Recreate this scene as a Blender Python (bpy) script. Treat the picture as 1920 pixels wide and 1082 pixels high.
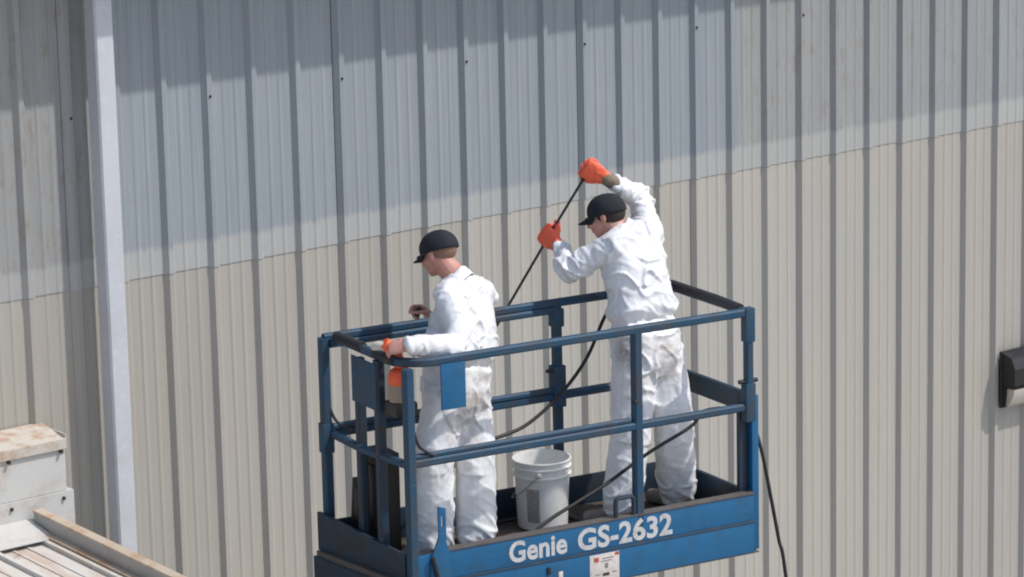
import bpy, bmesh, math, random
import numpy as np
from mathutils import Vector, Matrix, noise
from math import sin, cos, pi, radians, sqrt, atan2, exp

random.seed(7)
SC = bpy.context.scene
COL = SC.collection
for o in list(bpy.data.objects):
    bpy.data.objects.remove(o)

# ------------------------------------------------------------------ camera
ZS = 6.2                                   # height of the cladding lap above the ground
CAM = Vector((-10.315, -16.214, 4.193 + ZS))
FPX = 6497.0                               # focal length in pixels of a 1920 px wide picture
yaw, pitch, roll = 0.6683, 0.2224, -0.02196
CD = Vector((sin(yaw) * cos(pitch), cos(yaw) * cos(pitch), -sin(pitch)))
_r = Vector((cos(yaw), -sin(yaw), 0)); _u = _r.cross(CD)
CR = _r * cos(roll) + _u * sin(roll); CU = -_r * sin(roll) + _u * cos(roll)
cam = bpy.data.cameras.new('camera'); camo = bpy.data.objects.new('camera', cam); COL.objects.link(camo)
cam.sensor_width = 36.0; cam.lens = 36.0 * FPX / 1920.0; cam.clip_start = 0.1; cam.clip_end = 2000
M = Matrix((CR, CU, -CD)).transposed().to_4x4(); M.translation = CAM
camo.matrix_world = M
SC.camera = camo
SC.cycles.filter_width = 2.0
SC.render.resolution_x = 1024; SC.render.resolution_y = 577

# ------------------------------------------------------------------ light
SUN = Vector((0.85, -1.0, 1.85)).normalized()          # towards the sun
el = math.asin(SUN.z); az = atan2(SUN.x, SUN.y)
w = bpy.data.worlds.new('World'); SC.world = w; w.use_nodes = True
nt = w.node_tree; bg = nt.nodes['Background']
sky = nt.nodes.new('ShaderNodeTexSky'); sky.sky_type = 'NISHITA'; sky.sun_disc = False
sky.sun_elevation = el; sky.sun_rotation = az; sky.air_density = 1.0; sky.dust_density = 2.0; sky.ozone_density = 0.8
nt.links.new(sky.outputs[0], bg.inputs[0]); bg.inputs[1].default_value = 0.15
sl = bpy.data.lights.new('sun', 'SUN'); sl.energy = 3.1; sl.angle = radians(1.1); sl.color = (1.0, 0.965, 0.91)
so = bpy.data.objects.new('sun', sl); COL.objects.link(so)
so.rotation_euler = SUN.to_track_quat('Z', 'Y').to_euler(); so.location = (10, -10, 30)
SC.view_settings.view_transform = 'Standard'; SC.view_settings.look = 'None'
SC.view_settings.exposure = 0.08; SC.view_settings.gamma = 1.0
SC.view_settings.use_curve_mapping = False

# ------------------------------------------------------------------ frames
def ray(u, v): return CD + CR * ((u - 960) / FPX) - CU * ((v - 541) / FPX)
def pz(u, v, z): return CAM + ray(u, v) * z                     # a pixel at a depth
PS = -0.15222
AX = Vector((-cos(PS), -sin(PS), 0)); AY = Vector((-sin(PS), cos(PS), 0))
PO = Vector((1.731, -2.967, -1.152 + ZS)); DZ = PO.z              # near right corner of the deck
LL, WW = 2.046, 0.777
def onw(u, v, wv):
    k = ray(u, v); t = (wv - (CAM - PO).dot(AY)) / k.dot(AY); return CAM + k * t
def onh(u, v, h):
    k = ray(u, v); t = (h - (CAM - PO).z) / k.z; return CAM + k * t
def ons(u, v, s):
    k = ray(u, v); t = (s - (CAM - PO).dot(AX)) / k.dot(AX); return CAM + k * t
def depth(P): return (P - CAM).dot(CD)
def lift(s, wv, h): return PO + AX * s + AY * wv + Vector((0, 0, h))   # platform to world
def onwall(u, v, y=0.0):
    k = ray(u, v); return CAM + k * ((y - CAM.y) / k.y)

# ------------------------------------------------------------------ materials
MATS = {}
def nodes(name):
    m = bpy.data.materials.new(name); m.use_nodes = True
    n = m.node_tree.nodes; l = m.node_tree.links
    MATS[name] = m
    return m, n, l, n['Principled BSDF']
def math_node(n, l, op, a, b=None, clamp=False):
    x = n.new('ShaderNodeMath'); x.operation = op; x.use_clamp = clamp
    for i, q in enumerate((a, b)):
        if q is None: continue
        if isinstance(q, (int, float)): x.inputs[i].default_value = q
        else: l.new(q, x.inputs[i])
    return x.outputs[0]
def mixc(n, l, fac, a, b, mode='MIX'):
    x = n.new('ShaderNodeMix'); x.data_type = 'RGBA'; x.blend_type = mode
    for i, q in ((0, fac), (6, a), (7, b)):
        if isinstance(q, (int, float)): x.inputs[i].default_value = q
        elif isinstance(q, tuple): x.inputs[i].default_value = (*q, 1) if len(q) == 3 else q
        else: l.new(q, x.inputs[i])
    return x.outputs[2]
def noise_tex(n, l, vec, scale, detail=4, rough=0.6, stretch=None, dist=0.0):
    if stretch is not None:
        mp = n.new('ShaderNodeMapping'); mp.inputs['Scale'].default_value = stretch
        l.new(vec, mp.inputs[0]); vec = mp.outputs[0]
    t = n.new('ShaderNodeTexNoise'); t.inputs['Scale'].default_value = scale
    t.inputs['Detail'].default_value = detail; t.inputs['Roughness'].default_value = rough
    t.inputs['Distortion'].default_value = dist
    l.new(vec, t.inputs['Vector']); return t.outputs[0]
def ramp(n, l, fac, a, b, ca=(0, 0, 0, 1), cb=(1, 1, 1, 1)):
    r = n.new('ShaderNodeValToRGB'); r.color_ramp.elements[0].position = a; r.color_ramp.elements[1].position = b
    r.color_ramp.elements[0].color = ca; r.color_ramp.elements[1].color = cb
    l.new(fac, r.inputs[0]); return r.outputs[0]
def bump(n, l, bs, h, strength=0.3, dist=0.01):
    b = n.new('ShaderNodeBump'); b.inputs['Strength'].default_value = strength; b.inputs['Distance'].default_value = dist
    l.new(h, b.inputs['Height']); l.new(b.outputs[0], bs.inputs['Normal'])
def geo_pos(n): return n.new('ShaderNodeNewGeometry').outputs['Position']
def sepxyz(n, l, v):
    s = n.new('ShaderNodeSeparateXYZ'); l.new(v, s.inputs[0]); return s.outputs

def m_worn(name, base, dirt, amount=0.55, rough=0.5, scale=9.0, metallic=0.0, lo=0.5, hi=0.72, bumpy=0.15, scratch=0.0):
    """paint with large soft tone change and chips or grime of its own shape"""
    m, n, l, b = nodes(name)
    p = n.new('ShaderNodeTexCoord').outputs['Object']
    a = noise_tex(n, l, p, scale, 6, 0.65)
    c = noise_tex(n, l, p, scale * 0.25, 3, 0.5)
    f = noise_tex(n, l, p, scale * 9, 3, 0.7)
    v = mixc(n, l, math_node(n, l, 'MULTIPLY', c, 0.55), base, tuple(x * 0.62 for x in base))
    v = mixc(n, l, math_node(n, l, 'MULTIPLY', ramp(n, l, a, lo, hi), amount), v, dirt)
    v = mixc(n, l, math_node(n, l, 'MULTIPLY', ramp(n, l, f, 0.55, 0.75), 0.25), v, tuple(min(1, x * 1.35 + 0.01) for x in base))
    if scratch:
        q = noise_tex(n, l, p, 1.0, 5, 0.75, (7, 40, 70)); q2 = noise_tex(n, l, p, 45, 3, 0.6)
        v = mixc(n, l, math_node(n, l, 'MULTIPLY', ramp(n, l, q, 0.60, 0.70), scratch), v, (0.10, 0.15, 0.20))
        v = mixc(n, l, math_node(n, l, 'MULTIPLY', ramp(n, l, q2, 0.66, 0.71), scratch), v, (0.13, 0.075, 0.045))
    l.new(v, b.inputs['Base Color'])
    l.new(math_node(n, l, 'ADD', math_node(n, l, 'MULTIPLY', a, 0.3), rough - 0.15), b.inputs['Roughness'])
    b.inputs['Metallic'].default_value = metallic
    if bumpy: bump(n, l, b, f, bumpy, 0.003)
    return m

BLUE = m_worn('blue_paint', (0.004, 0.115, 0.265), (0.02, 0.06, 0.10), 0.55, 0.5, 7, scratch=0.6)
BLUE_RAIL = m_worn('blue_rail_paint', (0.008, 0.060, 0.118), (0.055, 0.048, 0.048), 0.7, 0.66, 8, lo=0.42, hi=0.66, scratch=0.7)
BLUE_SHADE = m_worn('blue_paint_shaded', (0.008, 0.034, 0.066), (0.028, 0.022, 0.02), 0.8, 0.55, 9, lo=0.42, hi=0.66)  # the lift blue with shade of the sunless end faces painted in, plus grime
EDGE = m_worn('worn_edge', (0.105, 0.095, 0.09), (0.07, 0.045, 0.03), 0.7, 0.6, 14)
SEAM = m_worn('grimy_blue_seam', (0.02, 0.06, 0.11), (0.08, 0.065, 0.055), 0.7, 0.6, 12)
PAD = m_worn('black_rubber_grip', (0.020, 0.022, 0.028), (0.16, 0.06, 0.03), 0.65, 0.7, 10, lo=0.56, hi=0.7)
BLACK = m_worn('black_plastic', (0.012, 0.012, 0.013), (0.05, 0.04, 0.03), 0.4, 0.5, 12)
BROWNBOX = m_worn('dark_brown_box', (0.012, 0.008, 0.007), (0.05, 0.03, 0.02), 0.5, 0.6, 10)
DECKM = m_worn('deck_plate', (0.085, 0.065, 0.05), (0.20, 0.14, 0.09), 0.7, 0.6, 12, 0.0)
WHITE_LET = m_worn('white_lettering', (0.60, 0.59, 0.58), (0.25, 0.28, 0.32), 0.75, 0.6, 25, bumpy=0)
STICKER = m_worn('sticker_white', (0.68, 0.62, 0.58), (0.35, 0.25, 0.2), 0.5, 0.6, 40, bumpy=0)
RUSTRED = m_worn('sticker_red', (0.45, 0.09, 0.04), (0.3, 0.1, 0.06), 0.5, 0.6, 40, bumpy=0)
INK = m_worn('sticker_black', (0.03, 0.03, 0.03), (0.1, 0.08, 0.08), 0.5, 0.6, 40, bumpy=0)
INKL = m_worn('sticker_grey', (0.2, 0.19, 0.2), (0.4, 0.36, 0.35), 0.6, 0.6, 40, bumpy=0)
BUCKETM = m_worn('bucket_plastic', (0.76, 0.76, 0.74), (0.45, 0.42, 0.38), 0.4, 0.42, 11, bumpy=0.05)
BUCKETLAB = m_worn('bucket_print', (0.30, 0.29, 0.28), (0.5, 0.49, 0.47), 0.8, 0.6, 45, bumpy=0)
STEEL = m_worn('grey_steel', (0.25, 0.25, 0.26), (0.12, 0.09, 0.07), 0.5, 0.4, 12, 0.6)
TYRE = m_worn('grey_tyre', (0.16, 0.16, 0.15), (0.05, 0.05, 0.05), 0.5, 0.8, 12)
HOSEM = m_worn('black_hose_rubber', (0.010, 0.010, 0.011), (0.03, 0.028, 0.026), 0.5, 0.55, 30, bumpy=0.05)
LANCEM = m_worn('dark_lance_tube', (0.06, 0.06, 0.062), (0.09, 0.085, 0.08), 0.5, 0.45, 30, 0.4, bumpy=0)
ORANGE = m_worn('orange_plastic', (0.95, 0.13, 0.035), (0.7, 0.08, 0.025), 0.4, 0.5, 25, bumpy=0.05)
TANP = m_worn('tan_plastic', (0.34, 0.26, 0.20), (0.22, 0.16, 0.12), 0.5, 0.55, 25, bumpy=0.05)
CREAM = m_worn('cream_plastic', (0.62, 0.58, 0.52), (0.4, 0.35, 0.3), 0.5, 0.55, 25, bumpy=0.05)
GLOVE = m_worn('orange_rubber_glove', (1.0, 0.15, 0.065), (0.85, 0.09, 0.04), 0.45, 0.45, 38, bumpy=0.5)
CUFF = m_worn('tan_glove_cuff', (0.24, 0.19, 0.13), (0.06, 0.05, 0.04), 0.7, 0.8, 40, bumpy=0.5)
CAPM = m_worn('navy_cap_cloth', (0.009, 0.011, 0.019), (0.02, 0.022, 0.03), 0.6, 0.85, 20, bumpy=0.3)
HAIRM = m_worn('dark_hair', (0.025, 0.017, 0.012), (0.06, 0.04, 0.03), 0.6, 0.7, 60, bumpy=0.6)
HAIRS = m_worn('cropped_hair', (0.24, 0.13, 0.095), (0.40, 0.21, 0.16), 0.7, 0.8, 90, bumpy=0.3)
BOOT = m_worn('dusty_boot_leather', (0.24, 0.21, 0.18), (0.12, 0.09, 0.07), 0.6, 0.7, 20)
GLASSM = m_worn('black_glasses', (0.01, 0.01, 0.01), (0.02, 0.02, 0.02), 0.3, 0.3, 30, bumpy=0)
EYEM = m_worn('eye_white', (0.75, 0.72, 0.70), (0.6, 0.5, 0.48), 0.3, 0.3, 90, bumpy=0)
SKIN = m_worn('skin', (0.56, 0.30, 0.24), (0.46, 0.16, 0.12), 0.75, 0.5, 16, lo=0.42, hi=0.7, bumpy=0.1)
SKIN.node_tree.nodes['Principled BSDF'].inputs['Subsurface Weight'].default_value = 0.08
GALV = m_worn('painted_downspout', (0.58, 0.60, 0.64), (0.44, 0.44, 0.45), 0.5, 0.45, 3, bumpy=0.05)
FLASH = m_worn('white_flashing', (0.60, 0.60, 0.58), (0.34, 0.20, 0.11), 0.5, 0.5, 5, lo=0.52, hi=0.75)
CAPRUST = m_worn('rusty_coping', (0.58, 0.54, 0.48), (0.36, 0.19, 0.09), 0.7, 0.55, 8, lo=0.50, hi=0.66)
BEAMTOP = m_worn('rusty_trim', (0.52, 0.44, 0.35), (0.36, 0.19, 0.09), 0.75, 0.6, 8, lo=0.46, hi=0.68)
BEAMSIDE = m_worn('grey_trim', (0.40, 0.39, 0.37), (0.30, 0.26, 0.22), 0.5, 0.5, 6)
EAVEM = m_worn('eave_metal', (0.45, 0.44, 0.42), (0.3, 0.27, 0.24), 0.5, 0.5, 3)
INNER = m_worn('inner_wall', (0.2, 0.2, 0.2), (0.15, 0.15, 0.15), 0.5, 0.8, 3)
SCREWM = m_worn('dark_screw', (0.03, 0.028, 0.026), (0.08, 0.05, 0.03), 0.5, 0.6, 60, bumpy=0)
LAMPB = m_worn('black_lamp_housing', (0.011, 0.011, 0.014), (0.03, 0.03, 0.035), 0.5, 0.45, 10)

def sheet_tint(n, l, c):
    """each sheet has weathered a little differently"""
    r = n.new('ShaderNodeObjectInfo').outputs['Random']
    v = math_node(n, l, 'ADD', math_node(n, l, 'MULTIPLY', r, 0.11), 0.945)
    cb = n.new('ShaderNodeCombineColor')
    for i in range(3): l.new(v, cb.inputs[i])
    return mixc(n, l, 1.0, c, cb.outputs[0], 'MULTIPLY')
def m_wall_lower():
    m, n, l, b = nodes('tan_cladding')
    p = geo_pos(n)
    st = noise_tex(n, l, p, 1.0, 5, 0.65, (14, 14, 0.5))
    st2 = noise_tex(n, l, p, 1.0, 3, 0.6, (60, 60, 1.6))
    big = noise_tex(n, l, p, 0.5, 3, 0.5)
    fine = noise_tex(n, l, p, 85, 2, 0.7)
    c = mixc(n, l, ramp(n, l, st, 0.3, 0.75), (0.430, 0.402, 0.352), (0.374, 0.354, 0.315))
    c = mixc(n, l, math_node(n, l, 'MULTIPLY', ramp(n, l, st2, 0.45, 0.8), 0.4), c, (0.31, 0.28, 0.24))
    c = mixc(n, l, math_node(n, l, 'MULTIPLY', ramp(n, l, big, 0.35, 0.7), 0.5), c, (0.375, 0.375, 0.36))
    c = mixc(n, l, math_node(n, l, 'MULTIPLY', ramp(n, l, fine, 0.35, 0.7), 0.25), c, (0.29, 0.265, 0.24))
    c = sheet_tint(n, l, c)
    l.new(c, b.inputs['Base Color']); b.inputs['Roughness'].default_value = 0.48
    bump(n, l, b, big, 0.3, 0.03)
    return m
def m_wall_upper():
    m, n, l, b = nodes('weathered_translucent_cladding')
    p = geo_pos(n); x, y, z = sepxyz(n, l, p)
    st = noise_tex(n, l, p, 1.0, 6, 0.7, (26, 26, 0.5))
    st2 = noise_tex(n, l, p, 1.0, 4, 0.7, (75, 75, 1.0))
    mot = noise_tex(n, l, p, 1.0, 5, 0.75, (16, 16, 5))
    big = noise_tex(n, l, p, 1.4, 4, 0.6, (1, 1, 0.6))
    fine = noise_tex(n, l, p, 85, 2, 0.7)
    bluec = mixc(n, l, ramp(n, l, st, 0.3, 0.72), (0.290, 0.318, 0.338), (0.225, 0.262, 0.295))
    beige = mixc(n, l, ramp(n, l, st, 0.3, 0.72), (0.350, 0.338, 0.312), (0.275, 0.276, 0.270))
    # the sheets past one rib and those left of the downspout have yellowed
    edge = math_node(n, l, 'ADD', x, math_node(n, l, 'MULTIPLY', math_node(n, l, 'SUBTRACT', big, 0.5), 0.06))
    right = math_node(n, l, 'MULTIPLY', math_node(n, l, 'SUBTRACT', edge, 14 * 0.3048), 6.0, True)
    right = math_node(n, l, 'MULTIPLY', right, 0.7)
    far = math_node(n, l, 'MULTIPLY', math_node(n, l, 'SUBTRACT', x, 5.1), 0.35, True)
    left = math_node(n, l, 'MULTIPLY', math_node(n, l, 'SUBTRACT', -0.36, edge), 20.0, True)
    right = math_node(n, l, 'SUBTRACT', right, math_node(n, l, 'MULTIPLY', far, 0.45), True)
    yel = math_node(n, l, 'ADD', right, math_node(n, l, 'MULTIPLY', left, 0.8), True)
    c = mixc(n, l, yel, bluec, beige)
    c = mixc(n, l, math_node(n, l, 'MULTIPLY', ramp(n, l, st2, 0.5, 0.8), 0.5), c, (0.41, 0.42, 0.42))
    brown = math_node(n, l, 'MULTIPLY', ramp(n, l, mot, 0.53, 0.70), math_node(n, l, 'ADD', math_node(n, l, 'MULTIPLY', yel, 0.6), 0.10))
    c = mixc(n, l, brown, c, (0.22, 0.165, 0.12))
    # lap over the lower sheets: the pale metal behind shows through
    zz = math_node(n, l, 'ADD', z, math_node(n, l, 'MULTIPLY', math_node(n, l, 'ADD', math_node(n, l, 'MULTIPLY', math_node(n, l, 'SUBTRACT', st, 0.5), 1.0), math_node(n, l, 'MULTIPLY', math_node(n, l, 'SUBTRACT', mot, 0.5), 0.9)), 0.07))
    lap = math_node(n, l, 'MULTIPLY', math_node(n, l, 'SUBTRACT', ZS + 0.175, zz), 28.0, True)
    c = mixc(n, l, math_node(n, l, 'MULTIPLY', lap, 0.85), c, (0.40, 0.40, 0.385))
    c = mixc(n, l, math_node(n, l, 'MULTIPLY', ramp(n, l, fine, 0.35, 0.7), 0.2), c, (0.24, 0.24, 0.25))
    c = sheet_tint(n, l, c)
    l.new(c, b.inputs['Base Color']); b.inputs['Roughness'].default_value = 0.42
    bump(n, l, b, st, 0.08, 0.01)
    return m
TAN = m_wall_lower(); FIBRE = m_wall_upper()

def m_tyvek(name):
    m, n, l, b = nodes(name)
    p = n.new('ShaderNodeTexCoord').outputs['Object']
    at = n.new('ShaderNodeAttribute'); at.attribute_name = 'stain'
    a = noise_tex(n, l, p, 16, 6, 0.75)
    a2 = noise_tex(n, l, p, 55, 4, 0.7)
    wv = n.new('ShaderNodeTexNoise'); wv.inputs['Scale'].default_value = 9; l.new(p, wv.inputs['Vector'])
    mx = n.new('ShaderNodeMix'); mx.data_type = 'VECTOR'; mx.inputs[0].default_value = 0.12; l.new(p, mx.inputs[4]); l.new(wv.outputs[1], mx.inputs[5])
    vo = n.new('ShaderNodeTexVoronoi'); vo.feature = 'F1'; vo.inputs['Scale'].default_value = 17
    l.new(mx.outputs[1], vo.inputs['Vector'])
    c = mixc(n, l, ramp(n, l, a, 0.4, 0.75), (0.76, 0.765, 0.78), (0.65, 0.655, 0.67))
    s = math_node(n, l, 'MULTIPLY', at.outputs['Fac'], ramp(n, l, a, 0.36, 0.58))
    c = mixc(n, l, math_node(n, l, 'MULTIPLY', s, 0.68), c, (0.30, 0.235, 0.19))
    s2 = math_node(n, l, 'MULTIPLY', at.outputs['Fac'], ramp(n, l, a2, 0.55, 0.7))
    c = mixc(n, l, math_node(n, l, 'MULTIPLY', s2, 0.35), c, (0.30, 0.26, 0.24))
    l.new(c, b.inputs['Base Color']); b.inputs['Roughness'].default_value = 0.38
    b.inputs['Specular IOR Level'].default_value = 0.55
    h = math_node(n, l, 'ADD', vo.outputs['Distance'], math_node(n, l, 'MULTIPLY', a, 0.35))
    for sc_, k in ((4.5, 0.55), (9.0, 0.35)):
        q = noise_tex(n, l, p, sc_, 1.5, 0.5, None, 0.7)
        r = math_node(n, l, 'SUBTRACT', 1.0, math_node(n, l, 'MULTIPLY', math_node(n, l, 'ABSOLUTE', math_node(n, l, 'SUBTRACT', q, 0.5)), 22.0), True)
        h = math_node(n, l, 'ADD', h, math_node(n, l, 'MULTIPLY', r, k))
    bump(n, l, b, h, 0.20, 0.011)
    return m
TYVEK = m_tyvek('white_coverall_fabric')

def m_roof():
    m, n, l, b = nodes('rusty_roof_sheet')
    p = n.new('ShaderNodeTexCoord').outputs['Object']
    a = noise_tex(n, l, p, 1.0, 6, 0.7, (9, 1.6, 9)); c2 = noise_tex(n, l, p, 14, 5, 0.7)
    c = mixc(n, l, ramp(n, l, a, 0.48, 0.72), (0.58, 0.56, 0.53), (0.44, 0.30, 0.21))
    c = mixc(n, l, ramp(n, l, c2, 0.60, 0.78), c, (0.29, 0.15, 0.08))
    l.new(c, b.inputs['Base Color']); b.inputs['Roughness'].default_value = 0.6
    bump(n, l, b, c2, 0.2, 0.004)
    return m
ROOFM = m_roof()
def m_ground():
    m, n, l, b = nodes('concrete_yard')
    p = geo_pos(n); a = noise_tex(n, l, p, 0.6, 8, 0.65); f = noise_tex(n, l, p, 30, 4, 0.7)
    c = mixc(n, l, ramp(n, l, a, 0.3, 0.7), (0.44, 0.42, 0.39), (0.36, 0.345, 0.32))
    c = mixc(n, l, math_node(n, l, 'MULTIPLY', ramp(n, l, f, 0.4, 0.7), 0.3), c, (0.28, 0.27, 0.25))
    l.new(c, b.inputs['Base Color']); b.inputs['Roughness'].default_value = 0.85
    bump(n, l, b, f, 0.3, 0.005); return m
GROUND = m_ground()
def m_glass():
    m, n, l, b = nodes('lamp_glass')
    p = n.new('ShaderNodeTexCoord').outputs['Object']; a = noise_tex(n, l, p, 20, 4, 0.6)
    c = mixc(n, l, a, (0.85, 0.79, 0.68), (0.66, 0.60, 0.50))
    l.new(c, b.inputs['Base Color']); b.inputs['Roughness'].default_value = 0.12
    b.inputs['Transmission Weight'].default_value = 0.35; b.inputs['Coat Weight'].default_value = 0.6
    return m
LENS = m_glass()

# ------------------------------------------------------------------ mesh helpers
class MB:
    def __init__(s): s.v = []; s.f = []
    def add(s, vs, fs):
        o = len(s.v); s.v += [tuple(q) for q in vs]; s.f += [tuple(i + o for i in f) for f in fs]; return s
    def box(s, a, b):
        (x0, y0, z0), (x1, y1, z1) = a, b
        x0, x1 = sorted((x0, x1)); y0, y1 = sorted((y0, y1)); z0, z1 = sorted((z0, z1))
        return s.add([(x0, y0, z0), (x1, y0, z0), (x1, y1, z0), (x0, y1, z0), (x0, y0, z1), (x1, y0, z1), (x1, y1, z1), (x0, y1, z1)],
                     [(3, 2, 1, 0), (4, 5, 6, 7), (0, 1, 5, 4), (1, 2, 6, 5), (2, 3, 7, 6), (3, 0, 4, 7)])
    def cbox(s, a, b, c=0.004):
        """box with bevelled edges"""
        bm = bmesh.new(); bmesh.ops.create_cube(bm, size=1.0)
        ctr = [(p + q) / 2 for p, q in zip(a, b)]; sz = [abs(q - p) for p, q in zip(a, b)]
        for v in bm.verts: v.co = Vector([ctr[i] + v.co[i] * sz[i] for i in range(3)])
        bmesh.ops.bevel(bm, geom=list(bm.edges), offset=min(c, min(sz) * 0.45), segments=2, affect='EDGES', profile=0.6)
        bm.verts.index_update()
        s.add([v.co[:] for v in bm.verts], [[v.index for v in f.verts] for f in bm.faces]); bm.free(); return s
    def prism(s, poly, axis, a, b):
        """outline in the two other axes, extruded along axis from a to b"""
        def mk(p, q):
            if axis == 0: return (q, p[0], p[1])
            if axis == 1: return (p[0], q, p[1])
            return (p[0], p[1], q)
        n = len(poly); vs = [mk(p, a) for p in poly] + [mk(p, b) for p in poly]
        fs = [tuple(range(n - 1, -1, -1)), tuple(range(n, 2 * n))] + [(i, (i + 1) % n, n + (i + 1) % n, n + i) for i in range(n)]
        return s.add(vs, fs)
    def sweep(s, pts, prof, up=(0, 0, 1), scales=None, caps=True):
        """prof: list of (a,b) in the frame (side, up) carried along the polyline"""
        pts = [Vector(p) for p in pts]; n = len(pts); rings = []
        up = Vector(up)
        prev = None
        for i, p in enumerate(pts):
            t = (pts[min(i + 1, n - 1)] - pts[max(i - 1, 0)]).normalized()
            if prev is None:
                side = t.cross(up)
                if side.length < 1e-4: side = t.cross(Vector((0, 1, 0)))
                side.normalize()
            else:
                side = prev - t * prev.dot(t); side.normalize()
            prev = side
            u2 = side.cross(t)
            k = 1.0 if scales is None else scales[i]
            rings.append([p + side * (a * k) + u2 * (b * k) for a, b in prof])
        m = len(prof); vs = [q for r in rings for q in r]; fs = []
        for i in range(n - 1):
            for j in range(m):
                fs.append((i * m + j, i * m + (j + 1) % m, (i + 1) * m + (j + 1) % m, (i + 1) * m + j))
        if caps: fs += [tuple(range(m - 1, -1, -1)), tuple(range((n - 1) * m, n * m))]
        return s.add(vs, fs)
    def lathe(s, prof, c=(0, 0, 0), n=32):
        k = len(prof); vs = []; fs = []
        for i in range(n):
            a = 2 * pi * i / n
            vs += [(c[0] + r * cos(a), c[1] + r * sin(a), c[2] + z) for r, z in prof]
        for i in range(n):
            for j in range(k - 1):
                fs.append((i * k + j, ((i + 1) % n) * k + j, ((i + 1) % n) * k + j + 1, i * k + j + 1))
        return s.add(vs, fs)
    def ell(s, c, ax, rad, n=16, m=10):
        """ellipsoid with axes ax (three vectors) and radii"""
        c = Vector(c); vs = [c + ax[2] * rad[2]]; fs = []
        for i in range(1, m):
            t = pi * i / m
            for j in range(n):
                a = 2 * pi * j / n
                vs.append(c + ax[0] * (rad[0] * sin(t) * cos(a)) + ax[1] * (rad[1] * sin(t) * sin(a)) + ax[2] * (rad[2] * cos(t)))
        vs.append(c - ax[2] * rad[2]); e = len(vs) - 1
        for j in range(n): fs.append((0, 1 + j, 1 + (j + 1) % n))
        for i in range(m - 2):
            for j in range(n):
                q = 1 + i * n
                fs.append((q + j, q + n + j, q + n + (j + 1) % n, q + (j + 1) % n))
        q = 1 + (m - 2) * n
        for j in range(n): fs.append((e, q + (j + 1) % n, q + j))
        return s.add(vs, fs)
    def mesh(s, name, smooth=False):
        me = bpy.data.meshes.new(name); me.from_pydata(s.v, [], s.f); me.update()
        bm = bmesh.new(); bm.from_mesh(me); bmesh.ops.recalc_face_normals(bm, faces=bm.faces); bm.to_mesh(me); bm.free()
        if smooth:
            me.polygons.foreach_set('use_smooth', [True] * len(me.polygons))
        return me
    def build(s, name, mat, parent=None, smooth=False, auto=None):
        me = s.mesh(name, smooth or auto is not None)
        if auto is not None: me.set_sharp_from_angle(angle=radians(auto))
        me.materials.append(mat)
        o = bpy.data.objects.new(name, me); COL.objects.link(o)
        if parent is not None: o.parent = parent
        return o

def circ(r, n=12): return [(r * cos(2 * pi * i / n), r * sin(2 * pi * i / n)) for i in range(n)]
def rsq(a, b=None, c=0.008):
    b = a if b is None else b; a /= 2; b /= 2
    return [(a - c, -b), (a, -b + c), (a, b - c), (a - c, b), (-a + c, b), (-a, b - c), (-a, -b + c), (-a + c, -b)]
def bend(pts, rad, n=5):
    """rounds the corners of a polyline"""
    P = [Vector(p) for p in pts]; out = [P[0]]
    for i in range(1, len(P) - 1):
        a = (P[i - 1] - P[i]); b = (P[i + 1] - P[i]); r = min(rad, a.length * 0.45, b.length * 0.45)
        p0 = P[i] + a.normalized() * r; p2 = P[i] + b.normalized() * r
        for k in range(n + 1):
            t = k / n; out.append(p0 * (1 - t) ** 2 + P[i] * (2 * t * (1 - t)) + p2 * t * t)
    out.append(P[-1]); return out
def spline(pts, n=8):
    P = [Vector(p) for p in pts]; P = [P[0] * 2 - P[1]] + P + [P[-1] * 2 - P[-2]]; out = []
    for i in range(1, len(P) - 2):
        for k in range(n):
            t = k / n
            out.append(0.5 * ((2 * P[i]) + (-P[i - 1] + P[i + 1]) * t + (2 * P[i - 1] - 5 * P[i] + 4 * P[i + 1] - P[i + 2]) * t * t + (-P[i - 1] + 3 * P[i] - 3 * P[i + 1] + P[i + 2]) * t ** 3))
    out.append(P[-2]); return out
def empty(name, loc, rz=0.0):
    o = bpy.data.objects.new(name, None); COL.objects.link(o); o.location = loc; o.rotation_euler = (0, 0, rz)
    o.empty_display_size = 0.2; return o
def tag(o, label, cat, group=None):
    o['label'] = label; o['category'] = cat
    if group: o['group'] = group
    return o

# ------------------------------------------------------------------ ground
g = MB(); g.add([(-400, -400, 0), (400, -400, 0), (400, 400, 0), (-400, 400, 0)], [(0, 1, 2, 3)])
go = g.build('ground', GROUND); go['kind'] = 'structure'

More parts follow.
